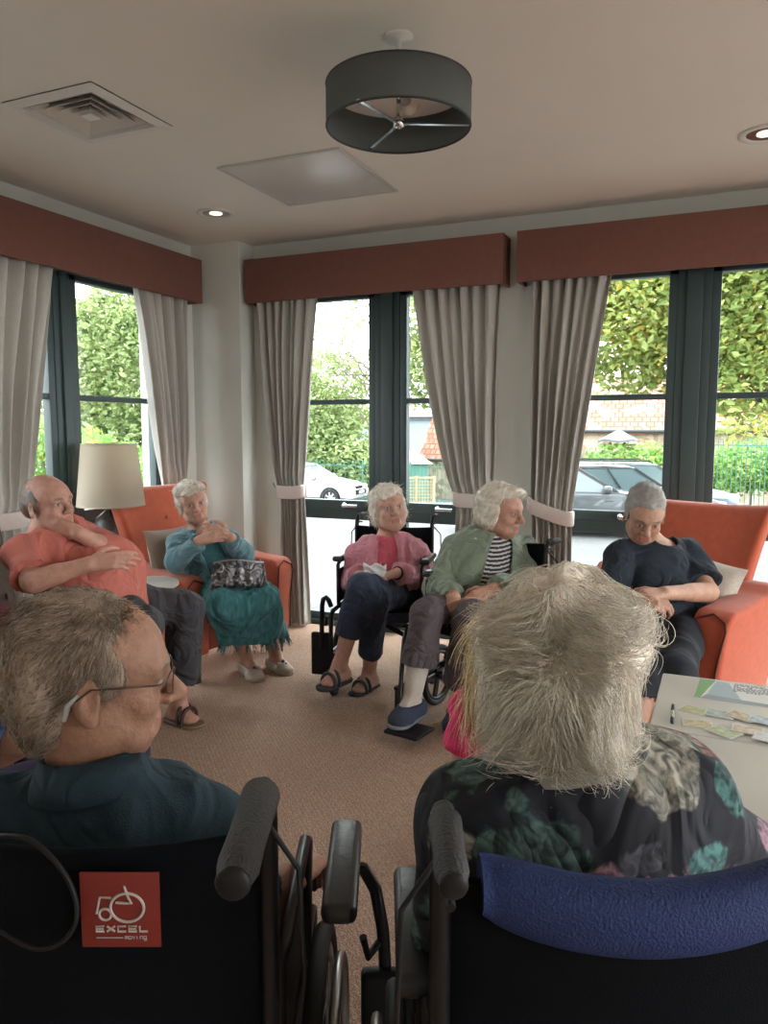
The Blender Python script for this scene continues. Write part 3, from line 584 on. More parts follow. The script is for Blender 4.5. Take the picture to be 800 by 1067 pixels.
A3 = armchair((-2.40, 2.63, 0), math.radians(38), 'taupe leather armchair at the left photo edge under the man in a coral t-shirt', leatherM, W=.80, D=.62, h=1.05, armh=.58, pipe=(.06, .04, .03))
# cushions
def cushion(M, label, m, s=.38):
    def S(sg):
        def f(u, v):
            x, y = u*2-1, v*2-1; k = (1-abs(x)**3)*(1-abs(y)**3); pin = 1-.06*(1-abs(x))*(abs(y) > .99)-.0
            return M @ Vector((x*s/2*(1-.07*(1-y*y)), sg*.065*k**.6, y*s/2*(1-.07*(1-x*x))))
        return f
    o = slab(S(-1), S(1), 14, 14).build('cushion', m); return tag(o, label, 'cushion')
cuM = mat('cream_cushion', (.62, .56, .48), .9, noise=.1, nscale=120)
M = Matrix.Translation((-3.03, 3.69, .69)) @ Matrix.Rotation(math.radians(-98), 4, 'Z') @ Matrix.Rotation(math.radians(14), 4, 'X'); cushion(M, 'taupe cushion behind the woman in teal on the orange armchair', mat('taupe_cushion', (.33, .25, .20), .9, noise=.1, nscale=120), .36)
M = Matrix.Translation((-.08, 3.98, .665)) @ Matrix.Rotation(math.radians(-22), 4, 'Z') @ Matrix.Rotation(math.radians(-14), 4, 'X') @ Matrix.Rotation(math.radians(12), 4, 'Y'); cushion(M, 'cream cushion behind the man in navy on the orange armchair', cuM, .36)
# ---------------------------------------------------------------- side tables and lamp
greyoak = mat('grey_oak', (.17, .135, .11), .5, noise=.15, nscale=12)
paleTop = mat('pale_table_top', (.52, .49, .45), .35, noise=.05, nscale=8)
def round_table(loc, R, h, label, topm, legm, nleg=3, off=0.):
    e = empty('side_table', loc, off, label, 'side table')
    MB().lathe([(.001, h-.025), (R-.01, h-.025), (R, h-.018), (R, h-.004), (R-.006, h), (.001, h)], n=48).build('table_top', topm, e)
    for k in range(nleg):
        a = 2*PI*k/nleg; c, s = math.cos(a), math.sin(a); MB().bar((c*(R-.06), s*(R-.06), h-.025), (c*(R-.0), s*(R-.0), 0.002), .045, .03, up=(c, s, 0)).build('leg', legm, e)
    m_ = MB()
    for k in range(nleg): a = 2*PI*k/nleg; m_.bar((0, 0, h-.04), (math.cos(a)*(R-.05), math.sin(a)*(R-.05), h-.04), .03, .03)
    m_.build('apron', legm, e); return e
p = at(836, 640, 4.25); round_table((p.x, p.y, 0), .30, .535, 'round side table with dark legs at the right photo edge', paleTop, greyoak, 4, math.radians(250))
p = at(150, 614, 4.05); round_table((p.x, p.y, 0), .18, .655, 'small round pale side table between the coral man and orange armchair', paleTop, greyoak, 3, .4)
e = empty('lamp_table', (-3.49, 3.34, 0), 0, 'low white rectangular table under the table lamp', 'side table')
MB().bx(-.15, .15, -.2, .50, .60, .63, bev=.006).build('table_top', white, e)
for (x, y) in ((-.12, -.17), (.12, -.17), (-.12, .47), (.12, .47)): MB().bx(x-.02, x+.02, y-.02, y+.02, 0, .60).build('leg', greyoak, e)
e = empty('table_lamp', (-3.485, 3.68, .63), 0, 'table lamp with a tapered cream shade in front of the left window', 'lamp')
shade, N, L, B = node_mat('cream_shade'); B.inputs['Base Color'].default_value = (.62, .55, .44, 1); B.inputs['Roughness'].default_value = .9
tb = N.new('ShaderNodeBsdfTranslucent'); tb.inputs[0].default_value = (.75, .66, .52, 1); ms = N.new('ShaderNodeMixShader'); ms.inputs[0].default_value = .45; L.new(B.outputs[0], ms.inputs[1]); L.new(tb.outputs[0], ms.inputs[2]); L.new(ms.outputs[0], N['Material Output'].inputs[0])
MB().lathe([(.205, .355), (.165, .735), (.162, .735), (.202, .355), (.205, .355)], n=56).build('lamp_shade', shade, e)
m_ = MB(); m_.torus((0, 0, .355), .204, .004, 'Z', 48); m_.torus((0, 0, .735), .164, .004, 'Z', 48); m_.build('shade_rim', mat('shade_rim_cream', (.5, .42, .32), .8), e)
MB().lathe([(.001, 0), (.085, 0), (.09, .02), (.07, .05), (.11, .14), (.12, .2), (.09, .28), (.03, .33), (.02, .36), (.001, .36)], n=40).build('lamp_base', mat('dark_ceramic', (.04, .035, .035), .4, noise=.5, nscale=60, bump=.3, bscale=60), e)
m_ = MB(); m_.tube([(0, 0, .36), (0, 0, .72)], .006); m_.bar((-.16, 0, .72), (.16, 0, .72), .004, .004); m_.build('harp', chrome, e)
o = MB().box((-3.42, 3.24, .642), (.08, .16, .02), rz=.5, bev=.005).build('telephone_handset', black); tag(o, 'small black handset lying on the white lamp table', 'phone')
# ---------------------------------------------------------------- activity tables, right foreground
tz = .72
for i, (y0, y1, lb) in enumerate(((1.942, 2.41, 'white activity table further from the camera, with the cards on it'), (1.44, 1.934, 'white activity table nearer the camera, behind the floral shoulder'))):
    e = empty('activity_table', (-.14, y0, 0), 0, lb, 'table', 'white activity tables'); d = y1-y0
    MB().bx(0, 1.1, 0, d, tz-.03, tz, bev=.005).build('table_top', white, e)
    for (x, y) in ((.22, .14), (1.0, .14), (.22, d-.06), (1.0, d-.06)): MB().tube([(x, y, .005), (x, y, tz-.03)], .018, 12).build('leg', steel, e)
# printed leaflet (far edge), drawn as thin ink shapes lying on the paper
def flat(name, poly, z, m, parent=None, M=None, th=.0006):
    return MB().prism(poly, z, z+th, 'Z', m=M).build(name, m, parent)
def ontab(x, y): v = onz(x, y, tz); return (v.x, v.y)
paper = mat('paper_white', (.78, .80, .80), .5)
ink = mat('print_blue_black', (.08, .10, .14), .6); pg_ = mat('print_green', (.22, .42, .17), .5); pb_ = mat('print_pale_blue', (.42, .54, .60), .5); pt_ = mat('print_teal_grey', (.30, .38, .42), .5)
lc = [ontab(734, 708), ontab(722, 726), ontab(830, 742), ontab(830, 716)]
ang = math.atan2(lc[2][1]-lc[1][1], lc[2][0]-lc[1][0])
e = empty('leaflet', (lc[1][0], lc[1][1], tz), ang, 'printed leaflet with a green corner at the far side of the table', 'leaflet')
hL = Vector((lc[0][0]-lc[1][0], lc[0][1]-lc[1][1])).length; wL = .30
MB().bx(0, wL, 0, hL*1.0, .0002, .0012).build('paper_sheet', paper, e)
MB().prism([(0.002, .002), (.018, .002), (.03, hL*.5), (.045, hL-.002), (.002, hL-.002)], .0012, .0016, 'Z').build('green_band', pg_, e)
MB().prism([(.019, .002), (.20, .002), (.20, .022), (.031, .034)], .0012, .0016, 'Z').build('banner', pt_, e)
MB().prism([(.032, .036), (.12, .026), (.08, hL-.01), (.048, hL-.004)], .0012, .0015, 'Z').build('sky_picture', pb_, e)
tx = MB(); R_ = random.Random(5)
for r in range(8):
    y = hL-.012-r*.0095; x = .095
    while x < wL-.02:
        w = R_.uniform(.004, .014); tx.bx(x, x+w, y, y+.0035, .0012, .0016); x += w+.003
        if R_.random() < .12: x += .02
tx.build('printed_text', ink, e)
# picture cards
cards = [((714, 734), (733, 747), (.45, .47, .16), (.62, .60, .40), 'olive picture card at the top left of the card rows'), ((739, 738), (760, 752), (.24, .33, .33), (.55, .60, .55), 'grey green picture card, second in the upper row'), ((762, 742), (783, 754), (.50, .27, .16), (.66, .62, .48), 'brown red picture card, third in the upper row'), ((784, 748), (808, 758), (.25, .38, .55), (.6, .66, .7), 'blue picture card at the right photo edge'),
         ((715, 749), (738, 760), (.52, .38, .14), (.66, .62, .45), 'ochre picture card at the left of the lower row'), ((742, 757), (766, 771), (.32, .38, .16), (.6, .62, .5), 'green picture card slightly turned in the lower row'), ((768, 758), (789, 767), (.52, .33, .22), (.70, .60, .50), 'tan picture card in the lower row'), ((791, 766), (812, 778), (.55, .55, .62), (.72, .72, .74), 'pale grey card at the right edge of the lower row')]
for i, (a, b, c1, c2, lb) in enumerate(cards):
    m, N, L, B = node_mat('card_print_%d' % i); tc = N.new('ShaderNodeTexCoord'); n = N.new('ShaderNodeTexNoise'); n.inputs['Scale'].default_value = 55; n.inputs['Detail'].default_value = 4
    mp = N.new('ShaderNodeMapping'); mp.inputs['Location'].default_value = (i*3, i, 0); L.new(tc.outputs['Object'], mp.inputs[0]); L.new(mp.outputs[0], n.inputs[0]); r = ramp(N, [(.38, c1), (.5, tuple((x+y)/2 for x, y in zip(c1, c2))), (.62, c2)]); L.new(n.outputs[0], r.inputs[0]); L.new(r.outputs[0], B.inputs['Base Color']); B.inputs['Roughness'].default_value = .3
    p = ontab((a[0]+b[0])/2, (a[1]+b[1])/2); e = empty('picture_card', (p[0], p[1], tz+.0018*(i % 4)+.0006*(i > 3)), (-.35, -.15, -.5, -.2, .12, -.6, -.1, -.2)[i], lb, 'card', 'picture cards on the table')
    MB().bx(-.035, .035, -.027, .027, .0002, .0012).build('card_sheet', paper, e); MB().bx(-.032, .032, -.024, .024, .0012, .0016).build('card_picture', m, e)
a = Vector((*ontab(701, 737), tz+.006)); b = Vector((*ontab(700, 757), tz+.006)); e = empty('pen', (0, 0, 0), 0, 'black and silver ballpoint pen lying left of the cards', 'pen'); b = a+(b-a).normalized()*.14
MB().tube([a, a.lerp(b, .33), a.lerp(b, .34)], [.004, .005, .005]).build('pen_cap', black, e); MB().tube([a.lerp(b, .34), a.lerp(b, .7)], .0048).build('pen_barrel', chrome, e); MB().tube([a.lerp(b, .7), a.lerp(b, .93), b], [.0048, .0045, .001]).build('pen_grip', black, e)
# ---------------------------------------------------------------- wheelchairs
frameK = mat('wheelchair_frame_black', (.015, .015, .017), .35, .4)
frameS = mat('wheelchair_frame_grey', (.09, .09, .10), .3, .8)
gripM = mat('rubber_grip', (.028, .028, .03), .6, bump=.5, bscale=250)
padM = mat('vinyl_pad', (.022, .024, .027), .38, bump=.1, bscale=80)
def wheelchair(loc, yaw, label, sc=1., R=.30, spokes=True, hz=.92, left_rest='down', right_rest='down', big=False, back_top=.88, fm=None, W=.46, rear_x=-.02, grip_r=.017, pad=None, cast_yaw=0., arm_off=.02, grip_len=.16, cast_x=.31, out_k=1., plate_z=.10):
    OF = lambda v: v*out_k
    e = empty('wheelchair', loc, yaw, label, 'wheelchair', None); hw = W/2; fm = fm or frameK; e.scale = (1, 1, 1)
    bx_ = -.22
    MB().add(*_sag(-.22, .22, -hw+.01, hw-.01, .49, -.02)).build('seat', blackfab, e)
    # back upholstery, sagging between the uprights
    def F(u, v): y = (u*2-1); return (bx_+.015-.035*(1-y*y), y*(hw-.003), .50+(back_top-.50)*v-(.012*(1-y*y) if v > .9 else 0))
    def Bk(u, v): x, y, z = F(u, v); return (x-.014, y, z)
    bk = slab(F, Bk, 12, 8).build('backrest', blackfab, e); round_edges(bk, .005, 2)
    if pad:
        def Pf(u, v): y = (u*2-1); a = v*2*PI; zc = back_top-.012-.022*(1-y*y); return (bx_-.03*(1-y*y)+.002+.034*math.cos(a), y*(hw-.045), zc+.042*math.sin(a)*(1-.25*y**8))
        vs = []; fs = []; nu, nv = 24, 16
        for i in range(nu+1):
            for j in range(nv): vs.append(Pf(i/nu, j/nv))
        for i in range(nu):
            for j in range(nv): fs.append((i*nv+j, i*nv+(j+1) % nv, (i+1)*nv+(j+1) % nv, (i+1)*nv+j))
        fs += [tuple(range(nv)), tuple(nu*nv+j for j in range(nv))[::-1]]
        MB().add(vs, fs, True).build('head_edge_pad', pad, e)
    for s in (-1, 1):
        y = s*hw
        f = MB(); f.tube([(bx_, y, .20), (bx_, y, hz-.06), (bx_-.01, y, hz-.015), (bx_-.04, y, hz)], .0125, 12); f.tube([(bx_, y, .47), (.30, y, .47), (.335, y, .45), (.34, y, .22)], .0125, 10); f.tube([(bx_, y, .24), (.34, y, .24)], .0125, 10); f.build('side_frame', fm, e)
        g_ = MB(); g_.tube([(bx_-.03, y, hz), (bx_-.05, y, hz), (bx_-.055, y, hz), (bx_-.03-grip_len*.6, y, hz-.003), (bx_-.02-grip_len*.92, y, hz-.005), (bx_-.03-grip_len, y, hz-.005)], [.0125, .0125, grip_r+.002, grip_r, grip_r+.001, grip_r*.8], 16); g = g_.build('push_handle', gripM, e)
        MB().sphere((bx_-.033-grip_len, y, hz-.005), grip_r*.85, sc=(.4, 1, 1)).build('grip_end', black, g)
        l = MB(); l.tube([(bx_+.0, y, hz-.05), (bx_-.05, y, hz-.035), (bx_-.13, y, hz-.045)], [.008, .006, .005], 8); l.build('brake_lever', black, e)
        c = MB(); c.tube([(bx_-.03, y, hz-.045), (bx_-.05, y+s*.045, hz-.10), (bx_-.04, y+s*.05, hz-.25), (bx_, y+s*.015, .45), (rear_x, y+s*.01, R+.1)], .0035, 6); c.build('brake_cable', black, e)
        # armrest with post and side panel
        a = MB().box((.02, y+s*arm_off, .73), (.27, .055, .032), bev=.013).build('armrest_pad', padM, e)
        a = MB(); a.tube([(-.17, y+s*.005, .47), (-.17, y+s*.005, .70), (-.15, y+s*.01, .715), (.13, y+s*.01, .715), (.16, y+s*.01, .70), (.17, y+s*.005, .47)], .011, 8); a.build('armrest_frame', fm, e)
        MB().bx(-.165, .165, y-.004, y+.004, .49, .68, bev=.003).build('side_panel', black, e)
        # rear wheel
        yw = s*(hw+.045); t = MB(); t.torus((rear_x, yw, R), R-.014, .016, 'Y', 56, 10); w = t.build('wheel', rubber, e)
        t = MB(); t.torus((rear_x, yw, R), R-.036, .010, 'Y', 56, 8); t.lathe([(.001, -.03), (.022, -.03), (.022, .03), (.001, .03)], m=Matrix.Translation((rear_x, yw, R)) @ Matrix.Rotation(PI/2, 4, 'X'), n=16)
        if spokes:
            for k in range(24): an = 2*PI*k/24; t.tube([(rear_x+.02*math.cos(an+.7), yw+(.02 if k % 2 else -.02), R+.02*math.sin(an+.7)), (rear_x+(R-.04)*math.cos(an), yw, R+(R-.04)*math.sin(an))], .0014, 4)
        else:
            for k in range(5): an = 2*PI*k/5; t.bar((rear_x, yw, R), (rear_x+(R-.04)*math.cos(an), yw, R+(R-.04)*math.sin(an)), .03, .014, up=(0, 1, 0))
        t.build('wheel_rim', steel if spokes else fm, w)
        if spokes: t = MB(); t.torus((rear_x, yw+s*.03, R), R-.055, .009, 'Y', 56, 8); t.build('push_rim', steel, w)
        # caster
        cy_ = s*(hw-.01); r = .085; cm_ = Matrix.Translation((cast_x, cy_, r)) @ Matrix.Rotation(cast_yaw, 4, 'Z')
        t = MB(); t.torus(None, r-.014, .015, 'Z', 32, 8, m=cm_ @ Matrix.Rotation(PI/2, 4, 'X')); cw = t.build('caster', rubber, e)
        t = MB(); t.lathe([(.001, -.012), (.03, -.014), (.03, .014), (.001, .012)], m=cm_ @ Matrix.Rotation(PI/2, 4, 'X'), n=16)
        for k in range(5): an = 2*PI*k/5+.3; t.bar(cm_ @ Vector((0, 0, 0)), cm_ @ Vector(((r-.02)*math.cos(an), 0, (r-.02)*math.sin(an))), .02, .012)
        t.build('caster_hub', mat('caster_hub_grey', (.16, .16, .16), .5), cw)
        t = MB()
        for d in (-.028, .028): t.bar(cm_ @ Vector((0, d, 0)), cm_ @ Vector((-.02, d, .13)), .006, .028)
        t.box(cm_ @ Vector((-.02, 0, .13)), (.05, .07, .014)); t.tube([cm_ @ Vector((-.02, 0, .13)), (.34, y, .24)], .014); t.build('caster_fork', fm, e)
        # leg rest
        mode = left_rest if s > 0 else right_rest
        l = MB()
        if mode == 'down':
            l.tube([(.33, y, .50), (.37, y*.98, .50), (.41, y*.95, .46), (.47, y*.9, .15), (.48, y*.88, .12)], .0115, 10); lr = l.build('legrest', fm, e)
            MB().bx(.44, .60, s*.03, s*(hw-.02), plate_z, plate_z+.018, bev=.006).build('footplate', black, lr)
        elif mode == 'out':
            l.tube([(.33, y, .50), (.335, y+s*OF(.03), .535), (.33, y+s*OF(.07), .55), (.33, y+s*OF(.11), .54), (.32, y+s*OF(.135), .50), (.31, y+s*OF(.15), .42), (.30, y+s*OF(.16), .26)], .0135, 12); lr = l.build('legrest', fm, e)
            MB().box((.29, y+s*OF(.165), .225), (.035, .12, .24), bev=.012).build('footplate', black, lr)
            l = MB(); l.tube([(.31, y+s*OF(.15), .40), (.28, y+s*OF(.12), .38), (.27, y+s*OF(.11), .43)], .008, 8); l.build('latch', black, lr)
    c = MB()
    for s in (-1, 1): c.bar((.05, s*(hw-.01), .46), (.05, -s*(hw-.01), .24), .012, .028); c.bar((-.12, s*(hw-.01), .46), (-.12, -s*(hw-.01), .24), .012, .028)
    c.build('cross_brace', fm, e)
    return e
def _sag(x0, x1, y0, y1, z, d):
    vs = []; fs = []; n = 10
    for k in (0, -.02):
        for i in range(n+1):
            u = i/n; zz = z+k+d*math.sin(PI*u); vs += [(x0, y0+(y1-y0)*u, zz), (x1, y0+(y1-y0)*u, zz)]
    o = 2*(n+1)
    for i in range(n): q = 2*i; fs += [(q, q+1, q+3, q+2), (o+q, o+q+2, o+q+3, o+q+1), (q, q+2, o+q+2, o+q), (q+1, o+q+1, o+q+3, q+3)]
    fs += [(0, o, o+1, 1), (2*n, 2*n+1, o+2*n+1, o+2*n)]
    return vs, fs, True
def yawof(v): return math.atan2(v.y, v.x)
fw2 = Vector((fw.x, fw.y, 0)).normalized(); rt2 = rt
def face(a, b): return yawof(fw2*a+rt2*b)
p = at(402, 600, 4.42); PKY = face(-.97, -.22); PKC = Vector((p.x, p.y, 0))
wheelchair(PKC, PKY, 'black wheelchair under the woman in the pink cardigan', R=.16, spokes=False, hz=.93, right_rest='out', left_rest='none', out_k=.4)
p = at(503, 620, 3.98); GNY = face(-.84, -.56); GNC = Vector((p.x, p.y, 0))+Vector((math.cos(GNY), math.sin(GNY), 0))*.14+rt2*.07
wheelchair(GNC, GNY, 'black wheelchair under the woman in the green cardigan', R=.16, spokes=False, hz=.88, cast_yaw=.5, cast_x=.42, left_rest='none', plate_z=.06)
p = at(96, 900, 1.02); FLY = yawof(fw2); FLC = Vector((p.x, p.y, 0))+fw2*.22
WL = wheelchair(FLC, FLY, 'black wheelchair with a square red badge on its back, front left', R=.30, hz=1.0, back_top=.925, grip_r=.022, left_rest='down', right_rest='out', W=.47, arm_off=.085, grip_len=.20)
p = at(668, 900, .86); FRC = Vector((p.x, p.y, 0))+fw2*.22
bluep = mat('royal_blue_mesh', (.007, .026, .12), .7, bump=.4, bscale=300)
WR = wheelchair(FRC, FLY, 'black wheelchair with a royal blue pad along its back, front right', R=.30, hz=1.045, back_top=.955, grip_r=.016, left_rest='down', right_rest='down', W=.45, pad=bluep, grip_len=.125)
_i = inv(WL); bpy.context.view_layer.update()
def smooth_path(P, n=5):
    P = [Vector(p) for p in P]; o = []
    for i in range(len(P)-1):
        a, b, c, d = P[max(i-1, 0)], P[i], P[i+1], P[min(i+2, len(P)-1)]
        for k in range(n): t = k/n; o.append(.5*((2*b)+(c-a)*t+(2*a-5*b+4*c-d)*t*t+(3*b-a-3*c+d)*t**3))
    return o+[P[-1]]
MB().tube(smooth_path([_i @ at(x, y, t) for x, y, t in ((-20, 872, .99), (22, 872, .965), (48, 888, .96), (70, 915, .958), (80, 945, .958), (76, 968, .958), (60, 984, .958), (34, 988, .96), (0, 970, .97))]), .0032, 8).build('brake_cable', black, WL)
# badge: red square with a line drawing of a wheelchair and the word EXCEL
bd = empty('badge', (0, 0, 0), 0); bd.parent = WL; bd.location = (-.2735, -.055, .848); del_ = None
redB = mat('badge_red', (.21, .022, .014), .5); wB = mat('badge_white', (.55, .5, .48), .5)
bs = .050
o = MB().box((0, 0, 0), (.003, bs*2, bs*2), bev=.001).build('badge_panel', redB, bd)
def stroke(pts, r=.0016, closed=False):
    return [(-.0022, -y*bs, z*bs) for y, z in pts]
lg = MB(); cyc = lambda cx, cz, rx, rz, n=28: [(cx+rx*math.cos(2*PI*i/n), cz+rz*math.sin(2*PI*i/n)) for i in range(n)]
lg.tube(stroke(cyc(.18, .08, .42, .38)), .0019, 6, closed=True); lg.tube(stroke(cyc(-.38, -.10, .15, .15)), .0017, 6, closed=True)
lg.tube(stroke([(-.60, -.08), (-.50, .36), (-.22, .34)]), .0017, 6); lg.tube(stroke([(-.10, .22), (.12, .20), (.30, .20), (.22, .34), (.12, .66)]), .0017, 6)
lg.build('badge_emblem', wB, bd)
def letters(word, x0, z0, w, h, gap, r):
    G = {'E': [[(1, 1), (0, 1), (0, 0), (1, 0)], [(0, .5), (.9, .5)]], 'X': [[(0, 0), (1, 1)], [(0, 1), (1, 0)]], 'C': [[(1, 1), (0, 1), (0, 0), (1, 0)]], 'L': [[(0, 1), (0, 0), (1, 0)]],
         'm': [[(0, 0), (0, 1), (1, 1), (1, 0)], [(.5, 1), (.5, 0)]], 'o': [[(0, 0), (0, 1), (1, 1), (1, 0), (0, 0)]], 'b': [[(0, 1.6), (0, 0), (1, 0), (1, 1), (0, 1)]], 'i': [[(.3, 0), (.3, 1)]], 'l': [[(.3, 0), (.3, 1.6)]], 't': [[(.3, 1.6), (.3, 0), (.8, 0)], [(0, 1), (.8, 1)]], 'y': [[(0, 1), (.5, 0)], [(1, 1), (.2, -.6)]], 'v': [[(0, 1), (.5, 0), (1, 1)]], 'n': [[(0, 0), (0, 1), (1, 1), (1, 0)]], 'g': [[(1, 0), (0, 0), (0, 1), (1, 1), (1, -.6), (.1, -.6)]]}
    mb = MB()
    for i, ch in enumerate(word):
        for st in G[ch]: mb.tube(stroke([(x0+i*(w+gap)+p*w, z0+q*h) for p, q in st]), r, 5)
    return mb
letters('EXCEL', -.62, -.56, .20, .14, .075, .0014).build('badge_word', wB, bd)
lg = letters('moving', .10, -.76, .065, .07, .03, .0006); lg.tube(stroke([(-.62, -.73), (.05, -.73)]), .0007, 5); lg.build('badge_line', wB, bd)
# ================================================================ SMOOTH-SOLID MODELLER (bodies, clothes, hair)
class Field:
    def __init__(s, lo, hi, res):
        s.lo = np.array(lo, float); s.res = res; s.n = np.maximum(4, np.ceil((np.array(hi, float)-s.lo)/res).astype(int)+1)
        s.D = np.full(s.n, .3, np.float32); s.ax = [(s.lo[i]+res*np.arange(s.n[i])).astype(np.float32) for i in range(3)]
    def _win(s, lo, hi):
        sl = []
        for i in range(3):
            a = int(max(0, math.floor((lo[i]-s.lo[i])/s.res))); b = int(min(s.n[i], math.ceil((hi[i]-s.lo[i])/s.res)+1))
            if b-a < 1: return None
            sl.append(slice(a, b))
        X = s.ax[0][sl[0]][:, None, None]; Y = s.ax[1][sl[1]][None, :, None]; Z = s.ax[2][sl[2]][None, None, :]
        return tuple(sl), X, Y, Z
    def _mix(s, sl, d, k, mode):
        a = s.D[sl]
        if mode == 'u':
            h = np.maximum(k-np.abs(a-d), 0)/k; s.D[sl] = np.minimum(a, d)-h*h*k*.25
        elif mode == 's':
            d = -d; h = np.maximum(k-np.abs(a-d), 0)/k; s.D[sl] = np.maximum(a, d)+h*h*k*.25
    def cap(s, a, b, ra, rb=None, k=.02, mode='u', flat=False):
        rb = ra if rb is None else rb; a = np.array(a, float); b = np.array(b, float); m = max(ra, rb)+k+.03
        w = s._win(np.minimum(a, b)-m, np.maximum(a, b)+m)
        if w is None: return s
        sl, X, Y, Z = w; ba = b-a; L2 = float(ba@ba)+1e-9
        px, py, pz = X-a[0], Y-a[1], Z-a[2]; h0 = (px*ba[0]+py*ba[1]+pz*ba[2])/L2; h = np.clip(h0, 0, 1)
        d = np.sqrt((px-h*ba[0])**2+(py-h*ba[1])**2+(pz-h*ba[2])**2)-(ra+(rb-ra)*h)
        if flat: d = np.maximum(d, (h0-1)*math.sqrt(L2))
        s._mix(sl, d.astype(np.float32), k, mode); return s
    def ell(s, c, r, R=None, k=.02, mode='u'):
        c = np.array(c, float); r = np.array(r, float); m = r.max()+k+.03
        w = s._win(c-m, c+m)
        if w is None: return s
        sl, X, Y, Z = w; px, py, pz = X-c[0], Y-c[1], Z-c[2]
        if R is not None:
            q = [px*R[0][i]+py*R[1][i]+pz*R[2][i] for i in range(3)]
        else: q = [px, py, pz]
        k0 = np.sqrt((q[0]/r[0])**2+(q[1]/r[1])**2+(q[2]/r[2])**2); k1 = np.sqrt((q[0]/r[0]**2)**2+(q[1]/r[1]**2)**2+(q[2]/r[2]**2)**2)+1e-6
        d = k0*(k0-1)/k1; s._mix(sl, d.astype(np.float32), k, mode); return s
    def plane(s, p, n, lo=None, hi=None, k=.004):  # remove what lies on the side n points to
        lo = s.lo if lo is None else lo; hi = s.lo+s.n*s.res if hi is None else hi; w = s._win(lo, hi)
        if w is None: return s
        sl, X, Y, Z = w; n = np.array(n, float); n /= np.linalg.norm(n); d = -((X-p[0])*n[0]+(Y-p[1])*n[1]+(Z-p[2])*n[2])
        s._mix(sl, np.broadcast_to(d, s.D[sl].shape).astype(np.float32), k, 's'); return s
    def mesh(s):
        D = s.D; I = D < 0; c = np.zeros(tuple(s.n-1), np.uint8)
        for dx in (0, 1):
            for dy in (0, 1):
                for dz in (0, 1): c += I[dx:s.n[0]-1+dx, dy:s.n[1]-1+dy, dz:s.n[2]-1+dz]
        act = np.argwhere((c > 0) & (c < 8)); idm = np.full(c.shape, -1, np.int32); idm[tuple(act.T)] = np.arange(len(act))
        V = np.zeros((len(act), 3), np.float32); W = np.zeros(len(act), np.float32); cr = {}
        for dx in (0, 1):
            for dy in (0, 1):
                for dz in (0, 1): cr[(dx, dy, dz)] = D[act[:, 0]+dx, act[:, 1]+dy, act[:, 2]+dz]
        for a in cr:
            for ax_ in range(3):
                if a[ax_]: continue
                b = list(a); b[ax_] = 1; b = tuple(b); va, vb = cr[a], cr[b]; m = (va < 0) != (vb < 0); t = np.where(m, va/(va-vb+1e-12), 0)
                P = np.array(a, np.float32)[None, :].repeat(len(act), 0); P[:, ax_] += t; V += P*m[:, None]; W += m
        V = (act+V/W[:, None])*s.res+s.lo
        Q = []
        for ax_ in range(3):
            b_, c_ = (ax_+1) % 3, (ax_+2) % 3
            s0 = [slice(None)]*3; s1 = [slice(None)]*3; s0[ax_] = slice(0, -1); s1[ax_] = slice(1, None)
            A, Bq = I[tuple(s0)], I[tuple(s1)]; e = np.argwhere(A != Bq)
            ok = (e[:, b_] > 0) & (e[:, c_] > 0) & (e[:, b_] < s.n[b_]-1) & (e[:, c_] < s.n[c_]-1); e = e[ok]; ins = A[tuple(e.T)]
            f = []
            for (i, j) in ((-1, -1), (0, -1), (0, 0), (-1, 0)): q = e.copy(); q[:, b_] += i; q[:, c_] += j; f.append(idm[tuple(q.T)])
            f = np.stack(f, 1); f[~ins] = f[~ins][:, ::-1]; Q.append(f)
        Q = np.concatenate(Q); Q = Q[(Q >= 0).all(1)]
        return V.astype(np.float32), Q
def vnormals(V, Q):
    n = np.cross(V[Q[:, 2]]-V[Q[:, 0]], V[Q[:, 3]]-V[Q[:, 1]]); N = np.zeros_like(V)
    for i in range(4): np.add.at(N, Q[:, i], n)
    return N/(np.linalg.norm(N, axis=1)[:, None]+1e-12)
def laplace(V, Q, it=1, lam=.5):
    for _ in range(it):
        S = np.zeros_like(V); C = np.zeros(len(V), np.float32)
        for i in range(4): j = (i+1) % 4; np.add.at(S, Q[:, i], V[Q[:, j]]); np.add.at(S, Q[:, j], V[Q[:, i]]); np.add.at(C, Q[:, i], 1); np.add.at(C, Q[:, j], 1)
        V = V+(S/np.maximum(C, 1)[:, None]-V)*lam
    return V
def folds(V, amp, freq=28., seed=0, aniso=(1, 1, .45)):
    r = np.random.default_rng(seed); P = V*np.array(aniso, np.float32); o = np.zeros(len(V), np.float32)
    for k in range(3):
        d1, d2 = r.normal(size=3), r.normal(size=3); d1 /= np.linalg.norm(d1); d2 /= np.linalg.norm(d2); f = freq*(1+.7*k)
        o += (1-2*np.abs(np.sin(P@d1*f*.5+1.3*np.sin(P@d2*f*.35+k)+r.uniform(0, 6))))/(1+.6*k)
    d3 = r.normal(size=3); o += .35*np.sin(P@(d3/np.linalg.norm(d3))*freq*2.6+2.*np.sin(P@d1*freq*.6))
    return o*amp*.8
v3 = lambda p: np.array(p, float)
def nrm(v): v = v3(v); return v/(np.linalg.norm(v)+1e-9)
def frame(f, u):                        # columns right, forward, up
    f = nrm(f); u = v3(u); u = nrm(u-f*(u@f)); x = np.cross(f, u); return np.stack([x, f, u], 1)
